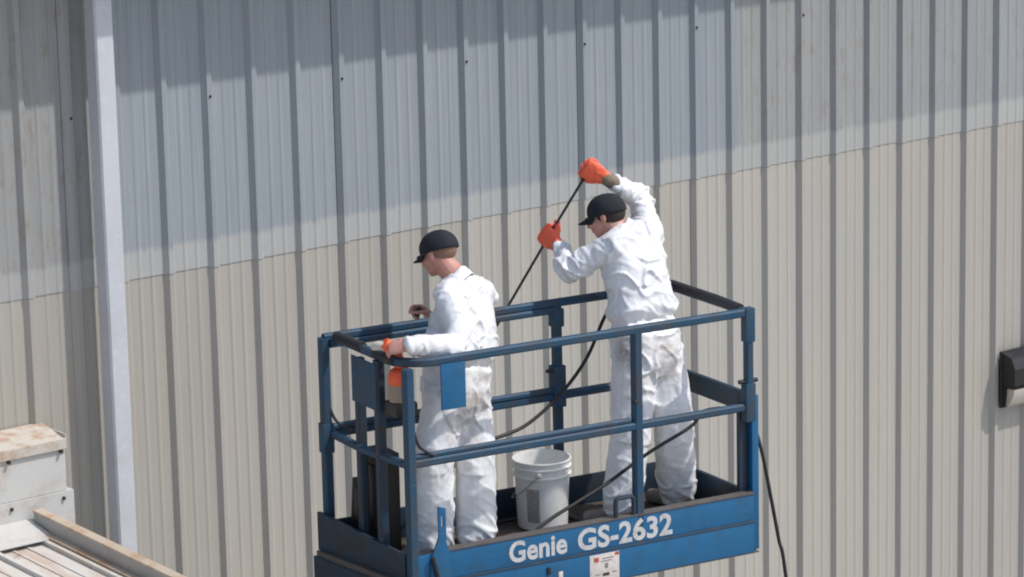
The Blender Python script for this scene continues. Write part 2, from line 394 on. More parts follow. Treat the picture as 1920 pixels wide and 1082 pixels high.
# ------------------------------------------------------------------ clad building
SP = 0.3048; RH = 0.030
bld = tag(empty('metal_clad_building', (0, 0, 0)), 'large tan ribbed metal shed wall with weathered grey upper sheets behind the lift', 'building')
def profile(nribs, first):
    """rib sheet outline (x, outward), rib centres at first + k*SP"""
    pts = []
    for k in range(nribs):
        c = first + k * SP
        pts += [(c - 0.042, 0), (c - 0.0150, RH), (c + 0.0150, RH), (c + 0.042, 0)]
        for q in (0.112, 0.193):
            pts += [(c + q - 0.015, 0), (c + q - 0.006, 0.0032), (c + q + 0.006, 0.0032), (c + q + 0.015, 0)]
    pts.append((first + nribs * SP - 0.043, 0))
    return pts
def sheet(z0, z1, off, thick=0.0012):
    pts = profile(3, 0.0); n = len(pts); mb = MB()
    # one closed thin sheet
    vs = []
    for zz in (z0, z1):
        vs += [(x, -y - off, zz) for x, y in pts]
    for zz in (z0, z1):
        vs += [(x, -y - off + thick, zz) for x, y in pts]
    fs = []
    for i in range(n - 1):
        fs.append((i, i + 1, n + i + 1, n + i)); fs.append((2 * n + i + 1, 2 * n + i, 3 * n + i, 3 * n + i + 1))
        fs.append((i + 1, i, 2 * n + i, 2 * n + i + 1)); fs.append((n + i, n + i + 1, 3 * n + i + 1, 3 * n + i))
    fs.append((0, n, 3 * n, 2 * n)); fs.append((2 * n - 1, n - 1, 3 * n - 1, 4 * n - 1))
    mb.add(vs, fs); return mb.mesh('sheet')
up_me = sheet(ZS, ZS + 2.2, 0.0042); up_me.materials.append(FIBRE)
lo_me = sheet(0.12, ZS + 0.16, 0.0); lo_me.materials.append(TAN)
RIB0 = 0.018
for i in range(-11, 22):
    x = RIB0 + (1 + 3 * i) * SP
    for me, nm in ((up_me, 'upper_panel'), (lo_me, 'lower_panel')):
        o = bpy.data.objects.new(nm, me); COL.objects.link(o); o.parent = bld
        dz = random.uniform(-0.006, 0.006) if nm == 'upper_panel' else 0
        o.location = (x, (i % 2) * -0.0013, dz)
        o.rotation_euler = (0, random.uniform(-0.0006, 0.0006), 0)
X0, X1 = RIB0 + (1 - 33) * SP - 0.05, RIB0 + (1 + 66) * SP
sm = MB()
sm.lathe([(0.0, 0.006), (0.005, 0.005), (0.0055, 0.0), (0.0085, 0.0), (0.0085, -0.002)], n=8)
sme = sm.mesh('screw'); sme.materials.append(SCREWM)
for i in range(-11, 22):
    o = bpy.data.objects.new('screw', sme); COL.objects.link(o); o.parent = bld
    o.location = (RIB0 + (1 + 3 * i) * SP, -RH - 0.0085, ZS + 0.965 + random.uniform(-.015, .015)); o.rotation_euler = (radians(90), 0, 0)
mb = MB(); mb.box((X0, 0.02, 0), (X1, 12, ZS + 1.95)); mb.build('inner_shell', INNER, bld)
mb = MB(); mb.box((X0 - .05, -0.03, 0), (X1 + .05, 0.015, 0.115)); mb.build('base_trim', EAVEM, bld)
EZ = ZS + 1.04 + 0.50 * 1.85
mb = MB(); mb.prism([(-0.50, EZ), (-0.50, EZ + 0.16), (12.2, EZ + 1.6), (12.2, EZ + 1.5), (0.05, EZ + 0.06), (-0.44, EZ)], 0, X0 - 0.1, X1 + 0.1)
mb.build('roof', EAVEM, bld)
# downspout standing off the wall on straps
DX = -0.515; DW = 0.118; DN0 = 0.090; DD = 0.115
ds = tag(empty('downspout', (DX + DW / 2, -DN0 - DD / 2, 0)), 'pale grey square downspout running up the ribbed wall beside the rusty lean-to roof', 'downspout')
mb = MB(); mb.sweep([(0, 0, 0.15), (0, 0, 3.0), (0, 0, EZ - 0.02)], rsq(DW, DD, 0.010), up=(0, 1, 0)); mb.build('pipe', GALV, ds)
mb = MB(); mb.sweep(bend([(0, 0, 0.16), (0, 0, 0.1), (0, -0.22, 0.04)], 0.08), rsq(DW * .98, DD * .98, 0.01), up=(0, 1, 0)); mb.build('outlet_elbow', GALV, ds)
for zz in (1.6, 4.2, 7.85):
    mb = MB(); mb.cbox((-DW / 2 - 0.05, DD / 2 - 0.002, zz), (DW / 2 + 0.05, DD / 2 + 0.0485, zz + 0.04), 0.002)
    mb.cbox((-DW / 2 - 0.003, -DD / 2 - 0.003, zz), (DW / 2 + 0.003, DD / 2 - 0.003, zz + 0.04), 0.002); mb.build('strap', GALV, ds)

# ------------------------------------------------------------------ wall light
fx = onwall(1872, 762).x; fz = onwall(1872, 762).z
wl = tag(empty('wall_light', (fx - 0.035, -RH - 0.002, fz + 0.005)), 'black wall pack light with glass lens on the tan ribbed wall', 'wall light')
mb = MB(); mb.cbox((0, -0.028, -0.005), (0.36, 0, 0.40), 0.012); mb.build('back_plate', LAMPB, wl)
mb = MB(); mb.prism([(-0.026, 0.150), (-0.115, 0.155), (-0.145, 0.175), (-0.145, 0.29), (-0.11, 0.365), (-0.026, 0.390)], 0, 0.012, 0.348)
mb.build('housing', LAMPB, wl)
for xa in (0.012, 0.336):
    mb = MB(); mb.prism([(-0.026, 0.002), (-0.048, 0.010), (-0.062, 0.146), (-0.026, 0.146)], 0, xa, xa + 0.012); mb.build('end_cheek', LAMPB, wl)
mb = MB(); k = []
for i in range(9):
    t = i / 8; k.append((-0.03 - 0.095 * sin(pi * 0.5 * (0.25 + 0.75 * t)), 0.012 + 0.130 * t))
mb.prism([(-0.026, 0.012)] + k + [(-0.026, 0.142)], 0, 0.026, 0.334); mb.build('lens', LENS, wl, auto=50)

# ------------------------------------------------------------------ lean-to roof at lower left
LZ = ZS - 0.728
lt = tag(empty('lean_to_roof', (-1.6, 0, LZ - 0.42)), 'rusty lean-to roof with white flashing curb and box trim against the big shed wall', 'roof')
B = Vector(lt.location)
def ltb(mb, name, mat, parent=lt, **k):
    mb.v = [tuple(Vector(q) - B) for q in mb.v]; return mb.build(name, mat, parent, **k)
XR = -0.868
# coping, fascia, lower fascia, flashing
mb = MB(); mb.prism([(-0.012, LZ), (-0.012, LZ + 0.022), (-0.275, LZ - 0.020), (-0.275, LZ - 0.075), (-0.262, LZ - 0.075), (-0.262, LZ - 0.045)], 0, -6.0, XR); cp = ltb(mb, 'coping', CAPRUST)
mb = MB(); mb.box((XR - 0.002, -0.268, LZ - 0.062), (XR + 0.004, -0.02, LZ + 0.004)); ltb(mb, 'end_cap', CAPRUST)
mb = MB(); mb.box((-6.0, -0.255, LZ - 0.315), (XR + 0.0, -0.012, LZ - 0.044)); ltb(mb, 'fascia', FLASH)
mb = MB(); mb.box((-6.0, -0.268, LZ - 0.55), (XR + 0.035, -0.014, LZ - 0.318)); ltb(mb, 'lower_fascia', FLASH)
for i in range(9):
    for zz in (LZ - 0.080, LZ - 0.345):
        mb = MB(); mb.cbox((XR - 0.04 - i * 0.33, -0.282, zz - 0.018), (XR - 0.025 - i * 0.33, -0.250, zz), 0.003); ltb(mb, 'clip', SCREWM)
# roof plane along the trim: from its upper end towards the camera
bx = -1.055
def atx(u, v, x):
    k = ray(u, v); return CAM + k * ((x - CAM.x) / k.x)
pA = atx(72, 952, bx); pB = atx(352, 1086, bx)
dirr = (pB - pA); dirr = dirr / abs(dirr.y)                         # per metre towards the camera
y0 = -0.30; pA = pA + dirr * (abs(y0) - abs(pA.y))
RLEN = 4.2
def roofpt(x, t, up=0.0): return Vector((x, y0 - t, pA.z + dirr.z * t + up))
def slab(mb, x0, x1, t0, t1, u0, u1):
    vs = [roofpt(x, t, u) for u in (u0, u1) for x, t in ((x0, t0), (x1, t0), (x1, t1), (x0, t1))]
    return mb.add(vs, [(3, 2, 1, 0), (4, 5, 6, 7), (0, 1, 5, 4), (1, 2, 6, 5), (2, 3, 7, 6), (3, 0, 4, 7)])
mb = MB(); slab(mb, bx - 0.062, bx + 0.0, 0, RLEN, -0.002, 0.010); ltb(mb, 'trim_top', BEAMTOP)
mb = MB(); slab(mb, bx - 0.058, bx - 0.004, 0.003, RLEN - .01, -0.20, -0.003); ltb(mb, 'trim_side', BEAMSIDE)
mb = MB(); slab(mb, bx - 0.105, bx - 0.0605, 0.03, RLEN - .02, -0.084, -0.074); ltb(mb, 'trim_foot', BEAMTOP)
for i in range(15):
    xa = bx - 0.110 - i * 0.305
    mb = MB(); slab(mb, xa - 0.3035, xa, 0.0, RLEN, -0.125, -0.112)
    slab(mb, xa - 0.026, xa - 0.002, 0.0, RLEN - .01, -0.113, -0.088)
    for q in (0.11, 0.2): slab(mb, xa - q - 0.02, xa - q, 0.0, RLEN - .01, -0.113, -0.106)
    ltb(mb, 'roof_panel', ROOFM)
mb = MB()
vs = [Vector((-6, -0.270, pA.z - 0.030)), Vector((bx - 0.067, -0.270, pA.z - 0.045)), roofpt(bx - 0.067, 0.24, -0.080), roofpt(-6, 0.24, -0.080)]
mb.add([*vs, *[q - Vector((0, 0, 0.006)) for q in vs]], [(0, 1, 2, 3), (7, 6, 5, 4), (0, 4, 5, 1), (1, 5, 6, 2), (2, 6, 7, 3), (3, 7, 4, 0)])
ltb(mb, 'roof_flashing', FLASH)
for xx in (bx - 0.14, -5.5):
    mb = MB(); mb.cbox((xx - 0.06, y0 - RLEN + 0.1, 0), (xx + 0.06, y0 - RLEN + 0.22, roofpt(0, RLEN - .15, -0.155).z), 0.01); ltb(mb, 'post', BEAMSIDE)

# ------------------------------------------------------------------ scissor lift
LO = Vector((PO.x, PO.y, 0))
sc = tag(empty('scissor_lift', LO, PS), 'blue scissor lift platform with railings and white lettering carrying two workers', 'scissor lift')
def Q(s, wv, h): return Vector((-s, wv, DZ + h))
def rail(name, pts, size=0.042, mat=BLUE_RAIL, b=None, rad=0.06, up=(0, 0, 1), parent=sc):
    mb = MB(); mb.sweep(bend([Q(*p) for p in pts], rad), rsq(size, b, 0.009), up=up); return mb.build(name, mat, parent, auto=40)
def tubeq(name, pts, r, mat, parent=sc, sm=False, n=10):
    mb = MB(); P = [Q(*p) for p in pts]; mb.sweep(spline(P, 8) if sm else P, circ(r, n)); return mb.build(name, mat, parent, auto=40)
def qbox(name, a, b, mat, parent=sc, c=0.004):
    A, Bq = Q(*a), Q(*b); mb = MB()
    lo = [min(A[i], Bq[i]) for i in range(3)]; hi = [max(A[i], Bq[i]) for i in range(3)]
    mb.cbox(lo, hi, c); return mb.build(name, mat, parent, auto=35)
HT, HM = 1.150, 0.634
LF = 2.125                                                   # far side reaches a little further
# near side rails: top rail turns the left corner into the end rail
rail('top_rail', [(0.0, 0, HT), (LL - 0.10, 0, HT), (LL + 0.02, 0.10, HT), (LL + 0.02, 0.70, HT)], 0.044, rad=0.10)
rail('middle_rail', [(0.0, 0, HM), (LL, 0, HM)], 0.042)
rail('slide_rail', [(0.74, 0.004, HM + 0.033), (LL - 0.03, 0.004, HM + 0.033)], 0.030, rad=0.01)
rail('top_rail', [(0.0, WW, HT), (LF, WW, HT)], 0.042)
rail('slide_rail', [(0.72, WW - 0.012, HT - 0.037), (LF - 0.03, WW - 0.012, HT - 0.037)], 0.036, rad=0.01)
rail('middle_rail', [(0.0, WW, HM), (LF, WW, HM)], 0.044)
rail('slide_rail', [(0.72, WW - 0.010, HM + 0.036), (LF - 0.03, WW - 0.010, HM + 0.036)], 0.034, rad=0.01)
# posts
def post(s, wv, h0, h1, a=0.042, b=None, mat=BLUE_RAIL): return rail('post', [(s, wv, h0), (s, wv, h1)], a, mat, b, up=(0, 1, 0))
post(0.0, 0.0, HM - 0.0, HT - 0.0, 0.046)
qbox('socket', (0.030, -0.028, HM - 0.08), (-0.030, 0.028, HM + 0.13), BLUE_RAIL)
qbox('socket', (0.029, -0.027, HT - 0.16), (-0.029, 0.027, HT + 0.024), BLUE_RAIL)
post(0.697, 0.003, 0.0, HT - 0.01, 0.052, mat=BLUE_RAIL)
post(LL, 0.0, 0.02, HT - 0.02, 0.052, mat=BLUE_RAIL)
post(0.722, WW, 0.0, HT - 0.01, 0.050)
qbox('collar', (0.760, WW - 0.034, HM - 0.06), (0.686, WW + 0.03, HM + 0.17), BLUE_RAIL)
qbox('collar', (0.755, WW - 0.032, HT - 0.13), (0.690, WW + 0.03, HT - 0.03), BLUE_RAIL)
post(LF, WW, 0.0, HT + 0.0, 0.052)
qbox('collar', (LF + 0.032, WW - 0.03, HM - 0.1), (LF - 0.032, WW + 0.03, HM + 0.06), BLUE_RAIL)
post(0.0, WW, 0.0, HT, 0.046)
tubeq('pin', [(0.80, WW - 0.02, HM + 0.15), (0.70, WW - 0.02, HM + 0.15)], 0.011, PAD)
tubeq('pin', [(0.06, -0.0, HM + 0.14), (-0.055, 0.0, HM + 0.14)], 0.012, PAD)
tubeq('pin', [(0.74, -0.035, HM + 0.14), (0.70, -0.01, HM + 0.13)], 0.010, PAD)
# right end: heavy channel post, padded top bar, flat middle rail, toe plate
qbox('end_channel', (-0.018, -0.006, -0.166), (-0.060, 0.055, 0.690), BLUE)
qbox('end_channel', (0.040, 0.030, 0.02), (-0.016, 0.060, 0.645), BLUE_SHADE)
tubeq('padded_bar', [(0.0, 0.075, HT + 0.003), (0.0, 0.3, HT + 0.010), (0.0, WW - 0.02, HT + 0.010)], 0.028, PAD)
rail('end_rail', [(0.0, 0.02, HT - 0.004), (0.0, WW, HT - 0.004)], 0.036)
qbox('end_rail', (0.015, 0.02, HM - 0.035), (-0.015, WW, HM + 0.075), BLUE_SHADE)
qbox('end_toe_plate', (0.008, 0.0, 0.0), (-0.014, WW, 0.165), BLUE_SHADE)
# deck and toe boards
qbox('deck', (LL + 0.03, 0.006, -0.025), (-0.012, WW - 0.006, -0.001), DECKM)
for i in range(11):
    for j in range(4):
        s_ = 0.12 + i * 0.18; w_ = 0.12 + j * 0.18
        mb = MB(); a = Q(s_, w_, 0); mb.sweep([a + Vector((-.045, -.045 * (1 - 2 * ((i + j) % 2)), 0.0)), a + Vector((.045, .045 * (1 - 2 * ((i + j) % 2)), 0.0))], circ(0.006, 6)); mb.build('deck_tread', DECKM, sc)
qbox('toe_board', (LL + 0.0, -0.022, 0.006), (-0.0175, -0.002, 0.150), BLUE)
qbox('toe_board_lip', (LL - 0.12, -0.026, 0.1505), (-0.016, 0.035, 0.160), EDGE, c=0.002)
qbox('frame_seam', (LL + 0.0, -0.026, -0.010), (-0.0175, -0.001, 0.0055), SEAM, c=0.002)
qbox('side_frame', (LL + 0.05, -0.024, -0.172), (-0.0175, -0.0, -0.0105), BLUE)
qbox('toe_board', (LF, WW + 0.002, 0.0), (-0.0175, WW + 0.020, 0.160), BLUE_SHADE)
qbox('side_frame', (LF, WW + 0.001, -0.172), (-0.0175, WW + 0.020, -0.001), BLUE_SHADE)
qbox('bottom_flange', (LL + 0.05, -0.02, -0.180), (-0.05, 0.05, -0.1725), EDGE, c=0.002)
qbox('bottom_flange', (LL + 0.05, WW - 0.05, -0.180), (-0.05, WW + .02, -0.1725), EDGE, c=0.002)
qbox('end_frame', (-0.0185, 0.058, -0.170), (-0.045, WW + 0.02, -0.004), BLUE_SHADE)
# left end: toe panel, frame, gate uprights and plates
mb = MB()
e0, e1 = LL + 0.03, LF + 0.06
def slabq(name, pts, t, mat):
    """quad (s,w,h) given thickness t along s"""
    mb = MB(); P = [Q(*p) for p in pts]; R2 = [q + Vector((t, 0, 0)) for q in P]
    mb.add(P + R2, [(0, 1, 2, 3), (7, 6, 5, 4), (0, 4, 5, 1), (1, 5, 6, 2), (2, 6, 7, 3), (3, 7, 4, 0)]); return mb.build(name, mat, sc)
slabq('end_toe_plate', [(e0, 0.03, 0.01), (e1, WW + .02, 0.01), (e1, WW + .02, 0.215), (e0, 0.03, 0.155)], 0.02, BLUE_SHADE)
slabq('end_frame', [(e0 + .03, -0.02, -0.175), (e1 + .03, WW + .02, -0.175), (e1 + .03, WW + .02, -0.02), (e0 + .03, -0.02, -0.02)], 0.03, BLUE_SHADE)
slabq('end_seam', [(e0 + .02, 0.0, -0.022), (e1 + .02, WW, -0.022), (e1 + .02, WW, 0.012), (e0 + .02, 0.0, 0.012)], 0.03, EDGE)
rail('gate_upright', [(LL + 0.03, 0.47, -0.02), (LL + 0.03, 0.47, HT - 0.05)], 0.050, BLUE_SHADE, up=(0, 1, 0))
rail('gate_upright', [(LL + 0.03, 0.255, -0.02), (LL + 0.03, 0.255, HT - 0.02)], 0.050, BLUE_SHADE, up=(0, 1, 0))
qbox('gate_plate', (LL + 0.060, 0.236, 0.870), (LL + 0.054, 0.505, HT - 0.035), BLUE_RAIL, c=0.003)  # darker rail paint stands in for shade on this left-facing plate
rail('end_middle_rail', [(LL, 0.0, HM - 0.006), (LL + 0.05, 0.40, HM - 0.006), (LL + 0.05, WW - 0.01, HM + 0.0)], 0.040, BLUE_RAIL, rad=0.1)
tubeq('padded_bar', [(LL + 0.022, 0.44, HT + 0.008), (LL + 0.02, 0.735, HT + 0.008)], 0.028, PAD)
tubeq('padded_bar', [(LL + 0.022, 0.10, HT + 0.006), (LL + 0.022, 0.30, HT + 0.006)], 0.027, PAD)
tubeq('corner_brace', [(LF - 0.01, WW - 0.01, HM + 0.16), (LF - 0.04, WW - 0.05, HM + 0.07), (LF - 0.08, WW - 0.16, HM + 0.03)], 0.008, PAD, sm=True)
tubeq('corner_brace', [(LL - 0.02, -0.01, HM + 0.18), (LL - 0.05, -0.012, HM + 0.09), (LL - 0.13, -0.012, HM + 0.03)], 0.008, PAD, sm=True)
# plate hung on the near top rail
qbox('rail_plate', (1.874, -0.036, 0.898), (1.733, -0.025, HT - 0.014), BLUE, c=0.003)
# bracket with slot beside the near left post
mb = MB(); prof = [(-1.965, 0.02), (-1.845, 0.02), (-1.845, 0.13), (-1.868, 0.20), (-1.868, 0.385), (-1.910, 0.400), (-1.910, 0.235), (-1.955, 0.135)]
hole = [(-1.882, 0.29), (-1.882, 0.345), (-1.896, 0.345), (-1.896, 0.29)]
bm = bmesh.new()
ov = [bm.verts.new((x, 0, z)) for x, z in prof]; hv = [bm.verts.new((x, 0, z)) for x, z in hole]
ed = [bm.edges.new((ov[i], ov[(i + 1) % len(ov)])) for i in range(len(ov))] + [bm.edges.new((hv[i], hv[(i + 1) % 4])) for i in range(4)]
bmesh.ops.triangle_fill(bm, use_beauty=True, edges=ed)
r_ = bmesh.ops.extrude_face_region(bm, geom=list(bm.faces))
for q in r_['geom']:
    if isinstance(q, bmesh.types.BMVert): q.co.y += 0.012
bmesh.ops.recalc_face_normals(bm, faces=bm.faces)
for v in bm.verts: v.co = Vector((v.co.x, v.co.y - 0.036, v.co.z + DZ))
me = bpy.data.meshes.new('slotted_bracket'); bm.to_mesh(me); bm.free(); me.materials.append(BLUE)
o = bpy.data.objects.new('slotted_bracket', me); COL.objects.link(o); o.parent = sc
tubeq('latch_lever', [(1.955, -0.045, 0.14), (1.945, -0.045, 0.10), (1.925, -0.045, 0.02)], 0.011, BLACK, sm=True)
# square loop latch
mb = MB(); mb.sweep(bend([Q(0.845, -0.012, 0.155), Q(0.845, -0.012, 0.262), Q(0.735, -0.012, 0.262), Q(0.735, -0.012, 0.155)], 0.025), circ(0.013, 8), up=(0, 1, 0)); mb.build('loop_latch', BLUE_SHADE, sc, auto=40)
# console and document box on the deck at the left end
mb = MB(); mb.prism([(0.34, 0.0), (0.755, 0.0), (0.70, 0.40), (0.60, 0.42), (0.60, 0.56), (0.55, 0.60), (0.34, 0.60)], 0, -2.02, -1.93)
mb.v = [(x, y, z + DZ) for x, y, z in mb.v]; mb.build('battery_console', BROWNBOX, sc)
qbox('console_door', (2.030, 0.37, 0.10), (2.021, 0.53, 0.52), BLACK)
qbox('console_vent', (2.030, 0.57, 0.08), (2.021, 0.67, 0.36), BLACK)
# lettering
def text_mesh(txt, s0, s1, h0, h1, name, shear=0.0, off=0.012):
    cu = bpy.data.curves.new(name, 'FONT'); cu.body = txt; cu.offset = off; cu.shear = shear; cu.size = 1.0; cu.extrude = 0.02; cu.resolution_u = 4
    cu.space_character = 1.02
    t = bpy.data.objects.new('tmp', cu); COL.objects.link(t)
    dg = bpy.context.evaluated_depsgraph_get(); me = bpy.data.meshes.new_from_object(t.evaluated_get(dg))
    bpy.data.objects.remove(t); bpy.data.curves.remove(cu)
    xs = [v.co.x for v in me.vertices]; ys = [v.co.y for v in me.vertices]
    ax_, bx_ = min(xs), max(xs); ay_, by_ = min(ys), max(ys)
    for v in me.vertices:
        x = -s0 + (v.co.x - ax_) / (bx_ - ax_) * (s0 - s1); z = h0 + (v.co.y - ay_) / (by_ - ay_) * (h1 - h0)
        v.co = Vector((x, -0.0225 - (v.co.z + 0.02) * 0.04, z + DZ))
    me.name = name; me.materials.clear(); me.materials.append(WHITE_LET)
    o = bpy.data.objects.new(name, me); COL.objects.link(o); o.parent = sc; o['label'] = 'white painted letters on blue toe board'; return o
text_mesh('Genie', 1.497, 1.150, 0.022, 0.138, 'lettering', 0.0, 0.028)
text_mesh('GS-2632', 1.085, 0.503, 0.016, 0.138, 'lettering', 0.0, 0.030)
st = qbox('safety_sticker', (1.016, -0.026, -0.165), (0.836, -0.0242, -0.018), STICKER, c=0.0008); st['label'] = 'worn white safety sticker with small pictograms'
for (a, b_, c_, d_, mm) in [(0.990, 0.962, -0.058, -0.034, RUSTRED), (0.862, 0.838, -0.036, -0.020, RUSTRED), (0.940, 0.868, -0.046, -0.041, INKL), (0.948, 0.880, -0.060, -0.056, INKL), (0.925, 0.905, -0.098, -0.072, INKL), (0.985, 0.950, -0.130, -0.126, INKL), (0.938, 0.898, -0.140, -0.124, INK), (0.880, 0.852, -0.128, -0.122, INKL)]:
    mb = MB(); A, Bq = Q(a, -0.0275, c_), Q(b_, -0.0255, d_); mb.cbox([min(A[i], Bq[i]) for i in range(3)], [max(A[i], Bq[i]) for i in range(3)], 0.0006); mb.build('pictogram', mm, st)
text_like = qbox('bolt', (1.275, -0.034, -0.075), (1.255, -0.024, -0.035), BLACK)
qbox('small_sticker', (1.205, -0.0265, -0.115), (1.18, -0.0242, -0.07), STICKER, c=0.0008)
# scissor stack and chassis below (out of the picture, but it carries the deck)
qbox('scissor_mount', (1.98, 0.10, -0.24), (0.70, 0.68, -0.181), STEEL)
nst = 5; zb0, zb1 = 0.62, DZ - 0.26
for k in range(nst):
    za = zb0 + (zb1 - zb0) * k / nst; zc = zb0 + (zb1 - zb0) * (k + 1) / nst
    for wv in (0.14, 0.60):
        for sgn in (0, 1):
            a = Vector((-0.78 - 1.15 * sgn, wv + 0.04 * sgn, za + .04)); b_ = Vector((-1.93 + 1.15 * sgn, wv + 0.04 * sgn, zc - .04))
            mb = MB(); mb.sweep([a, b_], rsq(0.035, 0.10), up=(0, 1, 0.2)); mb.build('scissor_arm', BLUE_SHADE, sc)
    mb = MB(); mb.sweep([Vector((-1.355, 0.10, (za + zc) / 2)), Vector((-1.355, 0.68, (za + zc) / 2))], circ(0.03)); mb.build('scissor_pivot', STEEL, sc)
mb = MB(); mb.cbox((-2.0, 0.06, 0.14), (0.0, 0.72, 0.50), 0.03); mb.build('chassis', BLUE, sc, auto=35)
mb = MB(); mb.cbox((-1.95, 0.0, 0.501), (-0.05, 0.78, 0.62), 0.02); mb.build('chassis_cover', BLUE_SHADE, sc, auto=35)
for s_ in (0.25, 1.75):
    for wv in (0.03, 0.75):
        mb = MB(); n = 20; prof = [(0.0, -0.05), (0.15, -0.05), (0.19, -0.035), (0.19, 0.035), (0.15, 0.05), (0.0, 0.05)]; mb.lathe(prof, n=n)
        mb.v = [(x - s_, z + wv, y + 0.19) for x, y, z in mb.v]; mb.build('wheel', TYRE, sc, auto=35)

# ------------------------------------------------------------------ bucket
bp = onh(1018, 984, 0.004)
bk = tag(empty('bucket', bp, 0.3), 'white plastic pail with ribbed rim standing on the lift deck between the two workers', 'bucket')
mb = MB()
mb.lathe([(0.0, 0.0), (0.128, 0.0), (0.134, 0.006), (0.147, 0.285), (0.158, 0.288), (0.158, 0.294), (0.1495, 0.300), (0.1505, 0.330), (0.159, 0.334), (0.159, 0.340), (0.152, 0.346),
          (0.1535, 0.366), (0.160, 0.371), (0.1585, 0.378), (0.150, 0.378), (0.147, 0.370), (0.128, 0.010), (0.0, 0.008)], n=40)
mb.build('shell', BUCKETM, bk, auto=40)
def arcpatch(a0, a1, z0, z1, r0, r1, mat, name):
    mb = MB(); n = 10; vs = []; fs = []
    for i in range(n + 1):
        a = a0 + (a1 - a0) * i / n
        for z, r in ((z0, r0), (z1, r1)):
            for e in (0.0008, 0.0022): vs.append(((r + e) * cos(a), (r + e) * sin(a), z))
    for i in range(n):
        b = i * 4
        fs += [(b + 1, b + 5, b + 7, b + 3), (b, b + 2, b + 6, b + 4), (b + 2, b + 3, b + 7, b + 6), (b, b + 4, b + 5, b + 1)]
    fs += [(0, 1, 3, 2), (n * 4, n * 4 + 2, n * 4 + 3, n * 4 + 1)]
    mb.add(vs, fs); return mb.build(name, mat, bk, smooth=False)
va = atan2(-CD.y, -CD.x) - 0.3                        # side of the pail that faces the camera
arcpatch(va - 0.62, va - 0.12, 0.05, 0.235, 0.1361, 0.1447, BUCKETLAB, 'printed_label')
mb = MB(); pts = [(0.162 * cos(t + 0.5), 0.162 * sin(t + 0.5), 0.315 - 0.16 * sin(t)) for t in [pi * i / 16 for i in range(17)]]
mb.sweep(pts, circ(0.0025, 6)); mb.build('handle', STEEL, bk, smooth=True)
for a in (0.5, 0.5 + pi):
    mb = MB(); ax3 = [Vector((cos(a), sin(a), 0)), Vector((-sin(a), cos(a), 0)), Vector((0, 0, 1))]
    mb.ell((0.157 * cos(a), 0.157 * sin(a), 0.315), ax3, (0.010, 0.016, 0.016), 10, 6); mb.build('handle_ear', BUCKETM, bk, smooth=True)

# ------------------------------------------------------------------ people
def remesh(mb, name, voxel, smooth=4, mat=None):
    me = bpy.data.meshes.new('tmp'); me.from_pydata(mb.v, [], mb.f); me.update()
    bm = bmesh.new(); bm.from_mesh(me)
    # every closed piece faces outwards
    bmesh.ops.recalc_face_normals(bm, faces=bm.faces); bm.to_mesh(me); bm.free()
    o = bpy.data.objects.new('tmp', me); COL.objects.link(o)
    r = o.modifiers.new('r', 'REMESH'); r.mode = 'VOXEL'; r.voxel_size = voxel; r.adaptivity = 0
    if smooth:
        s = o.modifiers.new('s', 'SMOOTH'); s.iterations = smooth; s.factor = 0.5
    dg = bpy.context.evaluated_depsgraph_get(); out = bpy.data.meshes.new_from_object(o.evaluated_get(dg))
    bpy.data.objects.remove(o); bpy.data.meshes.remove(me)
    out.name = name; out.materials.clear()
    if mat: out.materials.append(mat)
    out.polygons.foreach_set('use_smooth', [True] * len(out.polygons))
    return out
def limb(mb, pts, rad, n=14, sub=4):
    """round tapered limb through points"""
    P = [Vector(p) for p in pts]
    sp = spline(P, sub); rr = []
    for i in range(len(P) - 1):
        for k in range(sub):
            t = k / sub; t = t * t * (3 - 2 * t); rr.append(rad[i] * (1 - t) + rad[i + 1] * t)
    rr.append(rad[-1])
    # rounded ends
    a = (sp[0] - sp[1]).normalized(); b = (sp[-1] - sp[-2]).normalized()
    sp = [sp[0] + a * rr[0] * 0.8, sp[0] + a * rr[0] * 0.5] + sp + [sp[-1] + b * rr[-1] * 0.5, sp[-1] + b * rr[-1] * 0.8]
    rr = [rr[0] * 0.45, rr[0] * 0.85] + rr + [rr[-1] * 0.85, rr[-1] * 0.45]
    mb.sweep(sp, circ(1.0, n), scales=rr)
def torso(mb, rings, n=24):
    """rings: (centre, side vector, front vector, half width, half depth)"""
    vs = []; fs = []
    for c, sd, fr, a, b in rings:
        for j in range(n):
            t = 2 * pi * j / n; ca, sa = cos(t), sin(t)
            e = 0.85
            vs.append(Vector(c) + sd * (a * math.copysign(abs(ca) ** e, ca)) + fr * (b * math.copysign(abs(sa) ** e, sa)))
    m = len(rings)
    for i in range(m - 1):
        for j in range(n):
            fs.append((i * n + j, i * n + (j + 1) % n, (i + 1) * n + (j + 1) % n, (i + 1) * n + j))
    fs += [tuple(range(n - 1, -1, -1)), tuple(range((m - 1) * n, m * n))]
    mb.add(vs, fs)
